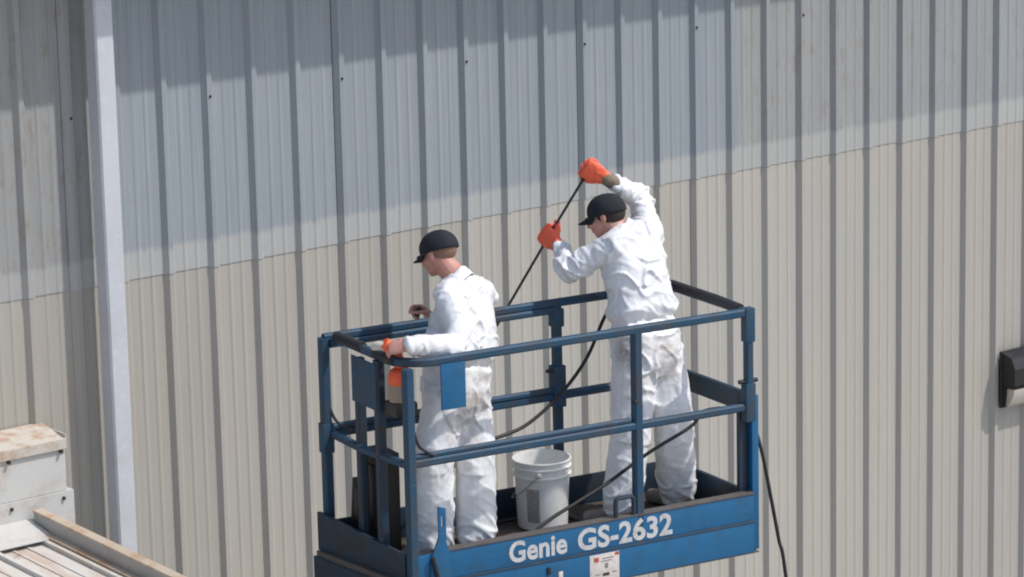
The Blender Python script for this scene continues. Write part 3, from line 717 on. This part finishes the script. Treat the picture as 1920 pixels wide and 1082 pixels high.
def hand(mb0, W, d, n, side, curl=(70, 75, 60), spread=0.0, fat=1.0, index=None, thumb=(0.55, 0.6, 0.5), size=1.0):
    """W wrist, d towards the knuckles, n out of the palm, side +1 right hand / -1 left hand"""
    mb = MB(); d = d.normalized(); n = (n - d * n.dot(d)).normalized(); t = d.cross(n) * side
    torso(mb, [(W + d * x, t, n, a * fat, b * fat) for x, a, b in ((-0.03, 0.026, 0.020), (0.0, 0.028, 0.019), (0.03, 0.038, 0.019), (0.065, 0.042, 0.017), (0.092, 0.040, 0.013), (0.100, 0.034, 0.008))], 14)
    Ls = [(.043, .026, .021), (.047, .030, .022), (.044, .028, .021), (.034, .021, .018)]
    for i in range(4):
        p = W + d * (0.090 - 0.004 * abs(i - 1)) + t * (0.031 - 0.0205 * i)
        cu = index if (index is not None and i == 0) else curl
        a = 0; pts = [p - d * 0.02, p]
        lat = t * (spread * (1.5 - i))
        for L_, c_ in zip(Ls[i], cu):
            a += radians(c_); p = p + (d * cos(a) + n * sin(a) + lat).normalized() * L_; pts.append(p)
        r = (0.0098 - 0.0009 * (i == 3)) * fat
        limb(mb, pts, [r, r, r * 0.96, r * 0.88, r * 0.74], 8, 2)
    p = W + d * 0.028 + t * 0.030 + n * 0.004
    q = p + (t * thumb[0] + d * thumb[1] + n * thumb[2]).normalized() * 0.045
    r3 = q + (t * thumb[0] * 0.2 + d * (thumb[1] + .2) + n * (thumb[2] + .35)).normalized() * 0.034
    e = r3 + (d * (thumb[1] + .3) + n * (thumb[2] + .2) - t * 0.2).normalized() * 0.022
    limb(mb, [p - t * 0.012, p, q, r3, e], [0.014 * fat, 0.0145 * fat, 0.0125 * fat, 0.0105 * fat, 0.008 * fat], 8, 2)
    mb0.add([W + (Vector(q) - W) * size for q in mb.v], mb.f)
def head_frame(f, upv):
    f = f.normalized(); l = f.cross(upv).normalized(); u = l.cross(f); return f, l, u         # l = the person's right
def head(mb, c, f, l, u):
    A = [l, f, u]
    mb.ell(c + u * 0.030 - f * 0.012, A, (0.076, 0.096, 0.088))          # skull
    mb.ell(c - u * 0.020 + f * 0.022, A, (0.064, 0.068, 0.085))          # face
    mb.ell(c - u * 0.068 + f * 0.040, A, (0.046, 0.048, 0.040))          # jaw and chin
    mb.ell(c - u * 0.092 + f * 0.064, A, (0.022, 0.018, 0.016))
    mb.ell(c + u * 0.014 + f * 0.080, A, (0.050, 0.014, 0.012))          # brow
    limb(mb, [c + u * 0.006 + f * 0.086, c - u * 0.018 + f * 0.100, c - u * 0.034 + f * 0.108], [0.009, 0.0105, 0.013], 8, 2)   # nose
    for s in (-1, 1):
        mb.ell(c - u * 0.034 + f * 0.094 + l * (s * 0.010), A, (0.009, 0.010, 0.008))
        mb.ell(c - u * 0.025 + f * 0.062 + l * (s * 0.042), A, (0.022, 0.026, 0.022))     # cheeks
        ea = [(l * s + f * 0.35).normalized(), (f - l * s * 0.35).normalized(), u]
        mb.ell(c - u * 0.008 - f * 0.010 + l * (s * 0.078), ea, (0.011, 0.018, 0.032))    # ears
        mb.ell(c - u * 0.032 - f * 0.006 + l * (s * 0.075), ea, (0.009, 0.010, 0.012))
    mb.ell(c - u * 0.056 + f * 0.090, A, (0.024, 0.008, 0.006)); mb.ell(c - u * 0.068 + f * 0.087, A, (0.021, 0.008, 0.006))   # lips
def cap(c, f, l, u, parent, base, hole=False):
    c0 = c + u * 0.024 - f * 0.011; R = (0.0860, 0.1070, 0.091)
    nA, nB = 48, 16; vs = []; fs = []
    tmax = radians(101)
    for i in range(nB + 1):
        t = tmax * i / nB
        for j in range(nA):
            a = 2 * pi * j / nA
            low = 1.0
            k = 1 - 0.022 * sin(t) * abs(sin(3 * a)) ** 0.5 + 0.012 + 0.02 * noise.noise(Vector((cos(a) * 3, sin(a) * 3, t * 3)))
            vs.append(c0 + l * (R[0] * sin(t) ** 0.9 * cos(a) * k) + f * (R[1] * sin(t) ** 0.9 * sin(a) * k) + u * (R[2] * cos(t)))
    for i in range(nB):
        t = tmax * (i + 0.5) / nB
        for j in range(nA):
            a = 2 * pi * (j + 0.5) / nA - 1.5 * pi
            a = (a + pi) % (2 * pi) - pi                                # 0 at the back
            if hole and (a / 0.48) ** 2 + ((t - radians(88)) / radians(22)) ** 2 < 1 and t < radians(88): continue
            fs.append((i * nA + j, (i + 1) * nA + j, (i + 1) * nA + (j + 1) % nA, i * nA + (j + 1) % nA))
    mb = MB(); mb.add([v - base for v in vs], fs); o = mb.build('cap', CAPM, parent, smooth=True)
    s = o.modifiers.new('s', 'SOLIDIFY'); s.thickness = 0.004; s.offset = 1
    mb = MB(); vs = []; fs = []; n, m = 18, 7
    for i in range(n + 1):
        a = radians(-64 + 128 * i / n)
        inn = c0 + l * (R[0] * sin(a) * 0.985) + f * (R[1] * cos(a) * 0.985) - u * 0.012
        for j in range(m + 1):
            q = j / m; ext = 0.070 * (cos(a * 1.25) ** 0.6 if abs(a * 1.25) < pi / 2 else 0)
            p = inn + f * (ext * q) - u * (0.020 * q + 0.26 * (sin(a) * R[0]) ** 2 / 0.08 * (0.35 + 0.65 * q))
            vs.append(p)
    for i in range(n):
        for j in range(m): fs.append((i * (m + 1) + j, (i + 1) * (m + 1) + j, (i + 1) * (m + 1) + j + 1, i * (m + 1) + j + 1))
    mb.add([v - base for v in vs], fs); br = mb.build('brim', CAPM, o, smooth=True)
    s = br.modifiers.new('s', 'SOLIDIFY'); s.thickness = 0.005; s.offset = 0
    mb = MB(); mb.ell(c0 + u * (R[2] + 0.002) - base, [l, f, u], (0.007, 0.007, 0.004), 10, 6); mb.build('cap_button', CAPM, o, smooth=True)
def glasses(c, f, l, u, parent, base):
    mb = MB()
    for s in (-1, 1):
        ctr = c + f * 0.098 - u * 0.002 + l * (s * 0.034)
        mb.ell(ctr - base, [l, f, u], (0.027, 0.006, 0.019), 14, 8)
        P = [ctr + l * (s * 0.026) + u * 0.006, c + l * (s * 0.076) + f * 0.055 + u * 0.006, c + l * (s * 0.083) - f * 0.004 + u * 0.010]
        mb.sweep([p - base for p in P], rsq(0.004, 0.008, 0.001))
    mb.sweep([c + f * 0.102 + l * x - base for x in (-0.012, 0.012)], circ(0.003, 6))
    mb.build('glasses', GLASSM, parent, auto=50)

def crease(v, w_): return exp(-(v / w_) ** 2)
def wrinkle(me, bones, seed, stains, waist, wax):
    n = len(me.vertices); co = np.empty(n * 3); me.vertices.foreach_get('co', co); co = co.reshape(-1, 3)
    no = np.empty(n * 3); me.vertices.foreach_get('normal', no); no = no.reshape(-1, 3)
    best = np.full(n, 1e9); idx = np.zeros(n, int); tt = np.zeros(n)
    for k, (a, b, r, kind, ca, cb) in enumerate(bones):
        a = np.array(a); b = np.array(b); d = b - a; L = d @ d
        t = np.clip(((co - a) @ d) / L, 0, 1); q = np.linalg.norm(co - (a + t[:, None] * d), axis=1) / r
        mk = q < best; best[mk] = q[mk]; idx[mk] = k; tt[mk] = t[mk]
    axes = []
    for (a, b, r, kind, ca, cb) in bones:
        ax_ = Vector(b) - Vector(a); L = ax_.length; ax_.normalize()
        s1 = ax_.cross(Vector((0.3, 0.8, 0.1))).normalized(); s2 = ax_.cross(s1); axes.append((Vector(a), ax_, L, s1, s2))
    disp = np.zeros(n); off = Vector((seed * 3.7, seed * 1.3, -seed * 2.1))
    for i in range(n):
        k = idx[i]; a, ax_, L, s1, s2 = axes[k]; kind, ca, cb = bones[k][3:6]
        p = Vector(co[i]); r = p - a; h = r.dot(ax_); x, y = r.dot(s1), r.dot(s2)
        t = tt[i]
        comp = ca * (1 - t) ** 2 + cb * t ** 2                       # how much the cloth bunches towards either joint
        mod = 0.5 + 0.9 * noise.noise(p * 5 + off)
        if kind == 'limb':
            m1 = noise.noise(Vector((h * 9 + x * 7 - y * 3, x * 5, y * 5)) + off)
            m2 = noise.noise(Vector((h * 17 - x * 8 + y * 7, x * 6, y * 6)) + off * 2)
            m3 = noise.noise(Vector((h * 2.2 + 3, x * 8, y * 8)) - off)
            v = 0.014 * m3 + crease(m1, 0.14) * 0.020 * (0.25 + comp) * mod + crease(m2, 0.16) * 0.013 * (0.1 + comp) * (1.4 - mod)
        elif kind == 'leg':
            m1 = noise.noise(Vector((h * 6.5 + x * 8 - y * 5, x * 4, y * 4)) + off)
            m2 = noise.noise(Vector((h * 14 - x * 9 + y * 6, x * 5, y * 5)) + off * 2)
            m3 = noise.noise(Vector((h * 1.8 + 3, x * 7, y * 7)) - off)
            v = 0.020 * m3 + crease(m1, 0.14) * 0.013 * (0.15 + comp) * mod + crease(m2, 0.16) * 0.009 * max(0, comp - 0.15) * (1.4 - mod)
        else:
            m1 = noise.noise(Vector((h * 3 + x * 4, x * 5 - h * 2, y * 5)) + off)
            m2 = noise.noise(Vector((h * 7 - x * 4, x * 3.5 + h * 2, y * 4)) + off * 2)
            m3 = noise.noise(Vector((h * 4 + x * 6, x * 7 - h * 7, y * 7)) - off)
            v = m1 * 0.018 + crease(m2, 0.11) * 0.018 * (0.2 + comp) * mod + crease(m3, 0.09) * 0.014 * (1.2 - mod)
            e = (p - waist).dot(wax)
            pl = noise.noise(Vector((x * 26, y * 26, h * 4)) + off)
            v += -0.020 * exp(-(e / 0.022) ** 2) + 0.012 * exp(-((e - 0.07) / 0.045) ** 2) + 0.009 * pl * exp(-(e / 0.08) ** 2)
        disp[i] = v - 0.006
    co2 = co + no * disp[:, None]
    me.vertices.foreach_set('co', co2.ravel())
    at = me.attributes.new('stain', 'FLOAT', 'POINT'); sv = np.zeros(n)
    for c, r, k in stains:
        dd = np.linalg.norm(co - np.array(c), axis=1); sv = np.maximum(sv, k * np.clip(1.4 - dd / r, 0, 1))
    at.data.foreach_set('value', sv); me.update()
    return me

def person(label, J, hd, spec, skin_hands, build_extra, seed, stains, hairkind, cap_hole):
    base = J['base']; root = tag(empty('person', base), label, 'person', None)
    rel = lambda p: Vector(p) - base
    f, l, u, hc = hd
    sl_, sr_ = J['shL'], J['shR']; hl, hr = J['hipL'], J['hipR']
    sh_side = (sr_ - sl_).normalized(); hp_side = (hr - hl).normalized()
    nb = J['neck']; pel = (hl + hr) / 2; chest = (sl_ + sr_) / 2
    spine = (chest - pel).normalized()
    fr_s = sh_side.cross(spine) * -1; fr_h = hp_side.cross(spine) * -1       # towards the front
    def rings(sc_):
        out = []
        for t, a, b in spec['torso']:
            c = pel + (chest - pel) * t + (fr_s * spec.get('belly', 0.0) * sin(pi * max(0, min(1, t))))
            k = max(0, min(1, t)); sd = (hp_side * (1 - k) + sh_side * k).normalized(); fr = (fr_h * (1 - k) + fr_s * k).normalized()
            out.append((rel(c), sd, fr, a * sc_, b * sc_))
        return out
    # body: one continuous figure
    bmb = MB(); torso(bmb, rings(0.70))
    limb(bmb, [rel(chest - spine * 0.05), rel(nb), rel(hc - u * 0.05 - f * 0.015), rel(hc - f * 0.01)], [0.070, 0.064, 0.060, 0.06])
    head(bmb, rel(hc), f, l, u)
    for sd in 'LR':
        limb(bmb, [rel(chest), rel(J['sh' + sd]), rel(J['el' + sd]), rel(J['wr' + sd])], [0.06, 0.055, 0.040, 0.026])
        limb(bmb, [rel(pel), rel(J['hip' + sd]), rel(J['kn' + sd]), rel(J['an' + sd])], [0.08, 0.078, 0.055, 0.042])
        skin_hands(bmb, sd, rel)
    bo = bpy.data.objects.new('body', remesh(bmb, 'body', 0.0055, 2, SKIN)); COL.objects.link(bo); bo.parent = root
    # coverall
    cm = MB(); torso(cm, rings(1.0))
    limb(cm, [rel(chest + spine * 0.02), rel(nb), rel(nb + (hc - nb) * 0.15)], [0.100, 0.074, 0.064])
    bones = [(rel(pel - spine * 0.1), rel(pel + (chest - pel) * 0.5), 0.2, 'torso', 0.6, 0.9), (rel(pel + (chest - pel) * 0.5), rel(chest), 0.19, 'torso', 0.9, 0.2)]
    for sd in 'LR':
        S, E_, Wr = J['sh' + sd], J['el' + sd], J['wr' + sd]
        mid1 = (S + E_) / 2; mid2 = (E_ + Wr) / 2
        a = spec['arm']
        limb(cm, [rel(chest + (S - chest) * 0.45), rel(S), rel(mid1), rel(E_), rel(mid2), rel(Wr + (E_ - Wr) * 0.06)], [0.10, a[0], a[1], a[2], a[3], a[4]])
        H, K, A_ = J['hip' + sd], J['kn' + sd], J['an' + sd]
        lg = spec['leg']
        limb(cm, [rel(pel + (H - pel) * 0.4 + spine * 0.05), rel(H), rel((H + K) / 2), rel(K), rel((K + A_) / 2), rel(A_ + (K - A_) * 0.10), rel(A_ - Vector((0, 0, 0.035)))], [0.13, lg[0], lg[1], lg[2], lg[3], lg[4], lg[5]], 18)
        bones += [(rel(S), rel(E_), a[1], 'limb', 0.5, 1.3), (rel(E_), rel(Wr), a[3], 'limb', 1.3, 1.0),
                  (rel(H), rel(K), lg[1], 'leg', 0.5, 0.9), (rel(K), rel(A_), lg[3], 'leg', 0.8, 1.4)]
    me = remesh(cm, 'coverall', 0.0082, 10, TYVEK)
    wrinkle(me, [(tuple(a), tuple(b), r, k, c1, c2) for a, b, r, k, c1, c2 in bones], seed, [(tuple(rel(c)), r, k) for c, r, k in stains], rel(pel + (chest - pel) * spec['waist']), spine)
    co_ = bpy.data.objects.new('coverall', me); COL.objects.link(co_); co_.parent = root
    # collar
    mb = MB(); ax_ = (hc - nb).normalized(); s1 = (l - ax_ * l.dot(ax_)).normalized(); s2 = ax_.cross(s1); prof = []
    for t, r in ((-0.035, 0.092), (-0.002, 0.084), (0.024, 0.077), (0.027, 0.073), (0.000, 0.068)): prof.append((t, r))
    vs = []; fs = []; n = 28
    for j in range(n):
        a = 2 * pi * j / n
        for t, r in prof: vs.append(rel(nb) + ax_ * (t + 0.006 * sin(3 * a)) + (s1 * cos(a) + s2 * sin(a)) * (r + 0.003 * sin(7 * a + 1)))
    k = len(prof)
    for j in range(n):
        for i in range(k - 1): fs.append((j * k + i, ((j + 1) % n) * k + i, ((j + 1) % n) * k + i + 1, j * k + i + 1))
    mb.add(vs, fs); mb.build('collar', TYVEK, root, smooth=True)
    cap(hc, f, l, u, root, base, cap_hole); glasses(hc, f, l, u, root, base)
    for s in (-1, 1):
        mb = MB(); mb.ell(rel(hc + f * 0.083 - u * 0.001 + l * (s * 0.033)), [l, f, u], (0.013, 0.010, 0.010), 12, 8); mb.build('eye', EYEM, root, smooth=True)
    mb = MB()
    mb.ell(rel(hc + u * 0.012 - f * 0.022), [l, f, u], (0.0785, 0.092, 0.078) if hairkind is HAIRM else (0.0772, 0.0885, 0.070), 24, 16)
    hm = remesh(mb, 'hair', 0.006, 0, hairkind); ho = bpy.data.objects.new('hair', hm); COL.objects.link(ho); ho.parent = root
    # boots
    for sd in 'LR':
        A_ = rel(J['an' + sd]); fd = J['foot' + sd]; mb = MB()
        toe = Vector((A_.x, A_.y, 0)) + fd * 0.17
        limb(mb, [A_ + Vector((0, 0, 0.06)), Vector((A_.x, A_.y, 0.075))], [0.052, 0.050]); 
        limb(mb, [Vector((A_.x, A_.y, 0.045)) - fd * 0.06, Vector((A_.x, A_.y, 0.05)) + fd * 0.05, toe + Vector((0, 0, 0.040))], [0.045, 0.050, 0.040])
        mb2 = MB(); mb2.v = mb.v; mb2.f = mb.f
        bmsh = remesh(mb2, 'boot', 0.008, 3, BOOT)
        for v in bmsh.vertices: v.co.z = max(v.co.z, 0.001)
        b_ = bpy.data.objects.new('boot', bmsh); COL.objects.link(b_); b_.parent = root
    build_extra(root, base, rel)
    return root

# ---- the worker with the lance
base2 = lift(0.36, 0.42, 0.0); Z2 = depth(base2 + Vector((0, 0, 0.9)))
P2 = lambda u, v, dz=0.0: pz(u, v, Z2 + dz)
rodA, rodB, rodE = P2(1104, 319, 0.04), P2(1030, 441, 0.20), P2(930, 613, 0.46)
rdir = (rodB - rodA).normalized()
J2 = dict(base=base2, shL=P2(1150, 462, -0.10), shR=P2(1216, 437, 0.09), elL=P2(1070, 502, -0.03), wrL=P2(1043, 466, 0.13),
          elR=P2(1199, 372, 0.22), wrR=P2(1150, 321, 0.05), neck=P2(1168, 434, 0.0), hipL=P2(1190, 668, -0.06), hipR=P2(1240, 660, 0.06),
          knL=P2(1181, 812, -0.06), knR=P2(1262, 800, 0.05), anL=onh(1163, 955, 0.09), anR=onh(1268, 922, 0.09),
          footL=(AX * 0.75 + AY * 0.65).normalized(), footR=(AX * 0.35 + AY * 0.9).normalized())
f2, l2, u2 = head_frame(CR * -0.88 - CU * 0.22 + CD * 0.36, CU + CR * -0.22)
hc2 = P2(1136, 405, 0.0)
spec2 = dict(torso=[(-0.22, 0.13, 0.11), (-0.08, 0.190, 0.158), (0.10, 0.200, 0.160), (0.32, 0.190, 0.150), (0.55, 0.188, 0.148), (0.78, 0.190, 0.142), (0.95, 0.170, 0.118), (1.06, 0.110, 0.085), (1.12, 0.07, 0.06)],
             arm=[0.084, 0.074, 0.067, 0.055, 0.045], leg=[0.125, 0.120, 0.108, 0.108, 0.106, 0.078], waist=0.30)
fore = lambda J, s: (J['wr' + s] - J['el' + s]).normalized()
def grip(rod, rd, dvec):
    d = (dvec - rd * dvec.dot(rd)).normalized(); return d
dR2 = grip(rodA, rdir, CR * -1.0 + CU * 0.05); nR2 = rdir.cross(dR2).normalized()
if nR2.dot(CD) < 0: nR2 = -nR2                       # palm faces away from the camera
dL2 = grip(rodB, rdir, CU * 0.75 - CR * 0.55 + CD * 0.3); nL2 = rdir.cross(dL2).normalized()
if nL2.dot(CD) < 0: nL2 = -nL2
WR2 = rodA - dR2 * 0.090 - nR2 * 0.036 + rdir * -0.015; WL2 = rodB - dL2 * 0.088 - nL2 * 0.036
J2['wrR'] = WR2 - dR2 * 0.060; J2['wrL'] = WL2 - dL2 * 0.035
def hands2(bmb, sd, rel):
    if sd == 'R': hand(bmb, rel(WR2), dR2, nR2, 1, (78, 88, 55))
    else: hand(bmb, rel(WL2), dL2, nL2, -1, (78, 88, 55))
def extra2(root, base, rel):
    for W_, d_, n_, s_, elb in ((WR2, dR2, nR2, 1, J2['elR']), (WL2, dL2, nL2, -1, J2['elL'])):
        mb = MB(); hand(mb, rel(W_), d_, n_, s_, (72, 84, 60), 0.05, fat=1.12, size=1.24)
        gm = remesh(mb, 'glove', 0.004, 1, GLOVE)
        for v in gm.vertices:
            q = noise.noise(v.co * 42); v.co += v.normal * (0.0035 * q)
        o = bpy.data.objects.new('glove', gm); COL.objects.link(o); o.parent = root
        e = (W_ - elb).normalized(); mb = MB(); limb(mb, [rel(W_ - d_ * 0.060), rel(W_ - d_ * 0.01)], [0.041, 0.039]); cm = remesh(mb, 'glove_cuff', 0.006, 2, CUFF)
        o2 = bpy.data.objects.new('cuff', cm); COL.objects.link(o2); o2.parent = o
person('person in white coverall and dark cap with orange gloves holding a spray lance overhead', J2, (f2, l2, u2, hc2), spec2, hands2, extra2, 3.0,
       [(P2(1180, 658, -0.17), 0.10, 1.3), (P2(1255, 665, -0.12), 0.11, 0.8), (P2(1272, 695, -0.08), 0.09, 0.8), (P2(1190, 720, -0.2), 0.12, 0.35), (P2(1245, 720, -.15), 0.10, 0.4), (P2(1245, 900, -0.1), 0.10, 0.45)], HAIRM, False)

# ---- the worker at the end rail
base1 = lift(1.50, 0.29, 0.0); Z1 = depth(base1 + Vector((0, 0, 0.9)))
P1 = lambda u, v, dz=0.0: pz(u, v, Z1 + dz)
handL = ons(742, 650, LL + 0.02)
zl = depth(handL) - Z1
J1 = dict(base=base1, shL=P1(845, 556, -0.13), shR=P1(904, 554, 0.16), elL=P1(871, 656, -0.265), wrL=P1(768, 648, zl + 0.0),
          elR=P1(862, 645, 0.24), wrR=P1(817, 600, 0.12), neck=P1(853, 521, 0.0), hipL=P1(836, 735, -0.06), hipR=P1(876, 730, 0.08),
          knL=P1(814, 865, -0.08), knR=P1(892, 868, 0.04), anL=onh(812, 1024, 0.09), anR=onh(893, 1012, 0.09),
          footL=(AX * 0.9 + AY * 0.35).normalized(), footR=(AX * 0.6 + AY * 0.75).normalized())
f1, l1, u1 = head_frame(CR * -0.80 - CU * 0.26 + CD * 0.62, CU + CR * -0.10)
hc1 = P1(822, 475, 0.0)
spec1 = dict(torso=[(-0.30, 0.13, 0.12), (-0.14, 0.180, 0.165), (0.05, 0.195, 0.172), (0.28, 0.194, 0.172), (0.52, 0.194, 0.170), (0.78, 0.198, 0.162), (0.95, 0.184, 0.126), (1.04, 0.105, 0.080), (1.09, 0.066, 0.058)],
             arm=[0.088, 0.082, 0.078, 0.064, 0.047], leg=[0.122, 0.118, 0.108, 0.110, 0.112, 0.088], belly=0.0, waist=0.30)
dL1 = (CR * -0.9 - CU * 0.12 + CD * 0.2).normalized(); nL1 = (CU * -0.55 + CD * 0.8 - CR * 0.1)
WL1 = J1['wrL'] + dL1 * 0.012
dR1 = (CR * -0.55 + CU * 0.45 + CD * 0.1).normalized(); nR1 = (CR * -0.5 - CU * 0.75 - CD * 0.3)
WR1 = J1['wrR'] + dR1 * 0.012
def hands1(bmb, sd, rel):
    if sd == 'R': hand(bmb, rel(WR1), dR1, nR1, 1, (66, 72, 50), 0.02, index=(40, 50, 30))
    else: hand(bmb, rel(WL1), dL1, nL1, -1, (50, 55, 40), 0.02)
def extra1(root, base, rel):
    for W_, E_ in ((J1['wrL'], J1['elL']), (J1['wrR'], J1['elR'])):
        mb = MB(); e = (W_ - E_).normalized(); mb.sweep([rel(W_ - e * 0.05), rel(W_ - e * 0.02), rel(W_ - e * 0.004)], circ(1.0, 16), scales=[0.052, 0.047, 0.041]); mb.build('cuff', TYVEK, root, smooth=True)
person('bare-handed person in white coverall and black cap leaning on the lift railing', J1, (f1, l1, u1, hc1), spec1, hands1, extra1, 11.0,
       [(P1(905, 765, -0.12), 0.13, 1.1), (P1(880, 800, -0.15), 0.12, 0.9), (P1(912, 720, -0.1), 0.10, 0.7), (P1(925, 560, -0.1), 0.05, 0.4), (P1(800, 990, -.1), 0.08, 0.35), (P1(850, 480, -0.1), 0.01, 0.1)], HAIRS, False)

# ------------------------------------------------------------------ lance, hose, sprayer
lb = rodA + (rodA - rodB).normalized() * 0.045
ln = tag(empty('spray_lance', lb), 'thin dark spray lance slanting down past the far rail, held by two orange gloves', 'spray lance')
rl = lambda p: Vector(p) - lb
mb = MB(); mb.sweep([rl(rodA - rdir * 0.02), rl(rodB), rl(rodE + (rodE - rodB).normalized() * 0.22)], circ(0.0075, 10)); mb.build('tube', LANCEM, ln, smooth=True)
mb = MB(); mb.sweep([rl(rodA - rdir * 0.045), rl(rodA - rdir * 0.035), rl(rodA + rdir * 0.06), rl(rodA + rdir * 0.07)], circ(1.0, 12), scales=[0.012, 0.016, 0.016, 0.011]); mb.build('grip', BLACK, ln, auto=40)
tip = rodE + (rodE - rodB).normalized() * 0.22; tdir = (rodE - rodB).normalized()
mb = MB(); mb.sweep([rl(tip - tdir * 0.01), rl(tip + tdir * 0.05), rl(tip + tdir * 0.06)], circ(1.0, 10), scales=[0.013, 0.013, 0.007]); mb.build('nozzle', BLACK, ln, auto=40)
def L3(u, v, wv): return onw(u, v, wv)
hp = [lb + rdir * 0.005, P2(1128, 322, 0.13), P2(1165, 345, 0.20), P2(1195, 400, 0.33), P2(1185, 490, 0.34), P2(1155, 555, 0.34), L3(1131, 600, 0.68), L3(1098, 675, 0.66), L3(1048, 742, 0.66), L3(985, 798, 0.64), L3(922, 825, 0.62), L3(880, 850, 0.64),
      lift(1.62, 0.68, 0.22), lift(1.45, 0.70, 0.03), lift(1.20, 0.66, 0.020), lift(1.10, 0.66, 0.020), lift(0.86, 0.60, 0.02), lift(0.80, 0.40, 0.02), lift(0.92, 0.22, 0.02), lift(1.22, 0.10, 0.05),
      lift(1.30, 0.055, 0.13), L3(1030, 975, 0.06), L3(1085, 940, 0.07), L3(1140, 905, 0.08), L3(1215, 850, 0.08), L3(1295, 800, 0.08), lift(0.24, 0.078, HM - 0.012), lift(0.10, 0.078, HM - 0.012), lift(-0.03, 0.080, HM - 0.05), lift(-0.075, 0.085, HM - 0.10), ons(1428, 845, -0.09),
      ons(1445, 930, -0.11), ons(1460, 1010, -0.14), ons(1474, 1085, -0.16)]
end = hp[-1]
hp += [end + Vector((0.12, -0.05, -1.2)), end + Vector((0.25, -0.15, -2.8)), Vector((end.x + 0.35, end.y - 0.3, 0.35)), Vector((end.x + 0.6, end.y - 0.6, 0.02)), Vector((end.x + 1.6, end.y - 1.2, 0.018))]
hb = Vector((end.x, end.y, 0)); hs = tag(empty('pressure_hose', hb), 'black rubber hose looping round the lift platform and hanging off its end', 'hose')
mb = MB(); mb.sweep([p - hb for p in spline(hp, 10)], circ(0.0100, 8)); mb.build('tubing', HOSEM, hs, smooth=True)
mb = MB(); mb.sweep([hp[0] - hb, hp[0] - hb + (hp[1] - hp[0]).normalized() * 0.06], circ(0.015, 10)); mb.build('coupling', STEEL, hs, auto=40)

sp0 = lift(LL - 0.03, 0.13, 0.86)
hsy = tag(empty('hand_sprayer', sp0, PS), 'orange and tan hand sprayer with black base propped inside the end rail under a hand', 'sprayer')
mb = MB(); mb.cbox((-0.065, -0.06, 0.0), (0.065, 0.075, 0.075), 0.015); mb.build('base', BLACK, hsy, auto=40)
mb = MB(); mb.lathe([(0.0, 0.076), (0.062, 0.076), (0.066, 0.09), (0.064, 0.165), (0.0, 0.166)], n=20); mb.build('tank', TANP, hsy, auto=40)
mb = MB(); mb.lathe([(0.0, 0.165), (0.065, 0.166), (0.066, 0.20), (0.055, 0.235), (0.032, 0.25), (0.0, 0.252)], n=20); mb.build('collar', ORANGE, hsy, auto=40)
mb = MB(); mb.sweep([(0, 0, 0.245), (-0.015, 0.01, 0.31), (-0.05, 0.02, 0.360), (-0.075, 0.025, 0.385)], circ(1.0, 14), scales=[0.030, 0.030, 0.034, 0.028]); mb.build('pump_head', ORANGE, hsy, auto=50)
mb = MB(); mb.sweep([(-0.07, 0.03, 0.362), (-0.09, 0.06, 0.362), (-0.10, 0.095, 0.352)], circ(1.0, 12), scales=[0.020, 0.024, 0.020]); mb.build('nozzle', CREAM, hsy, auto=50)
mb = MB(); mb.sweep(spline([(0.01, 0.0, 0.385), (0.06, 0.01, 0.385), (0.10, 0.0, 0.355), (0.11, -0.01, 0.31)], 6), rsq(0.014, 0.010, 0.003)); mb.build('trigger_lever', BLACK, hsy, auto=40)

# small dark tool in the raised hand
tq = WR1 + dR1 * 0.088 + nR1.normalized() * 0.030
tax = dR1.cross(nR1).normalized()
tl = tag(empty('hand_tool', tq), 'small dark tool held in the raised bare hand above the railing', 'tool')
mb = MB(); mb.sweep([tax * -0.085, tax * -0.075, tax * 0.06, tax * 0.066], circ(1.0, 10), scales=[0.009, 0.013, 0.014, 0.009]); mb.build('handle', BLACK, tl, auto=40)
mb = MB(); mb.sweep([tax * 0.064, tax * 0.098, tax * 0.102], circ(1.0, 8), scales=[0.006, 0.006, 0.003]); mb.build('tip', LANCEM, tl, auto=40)
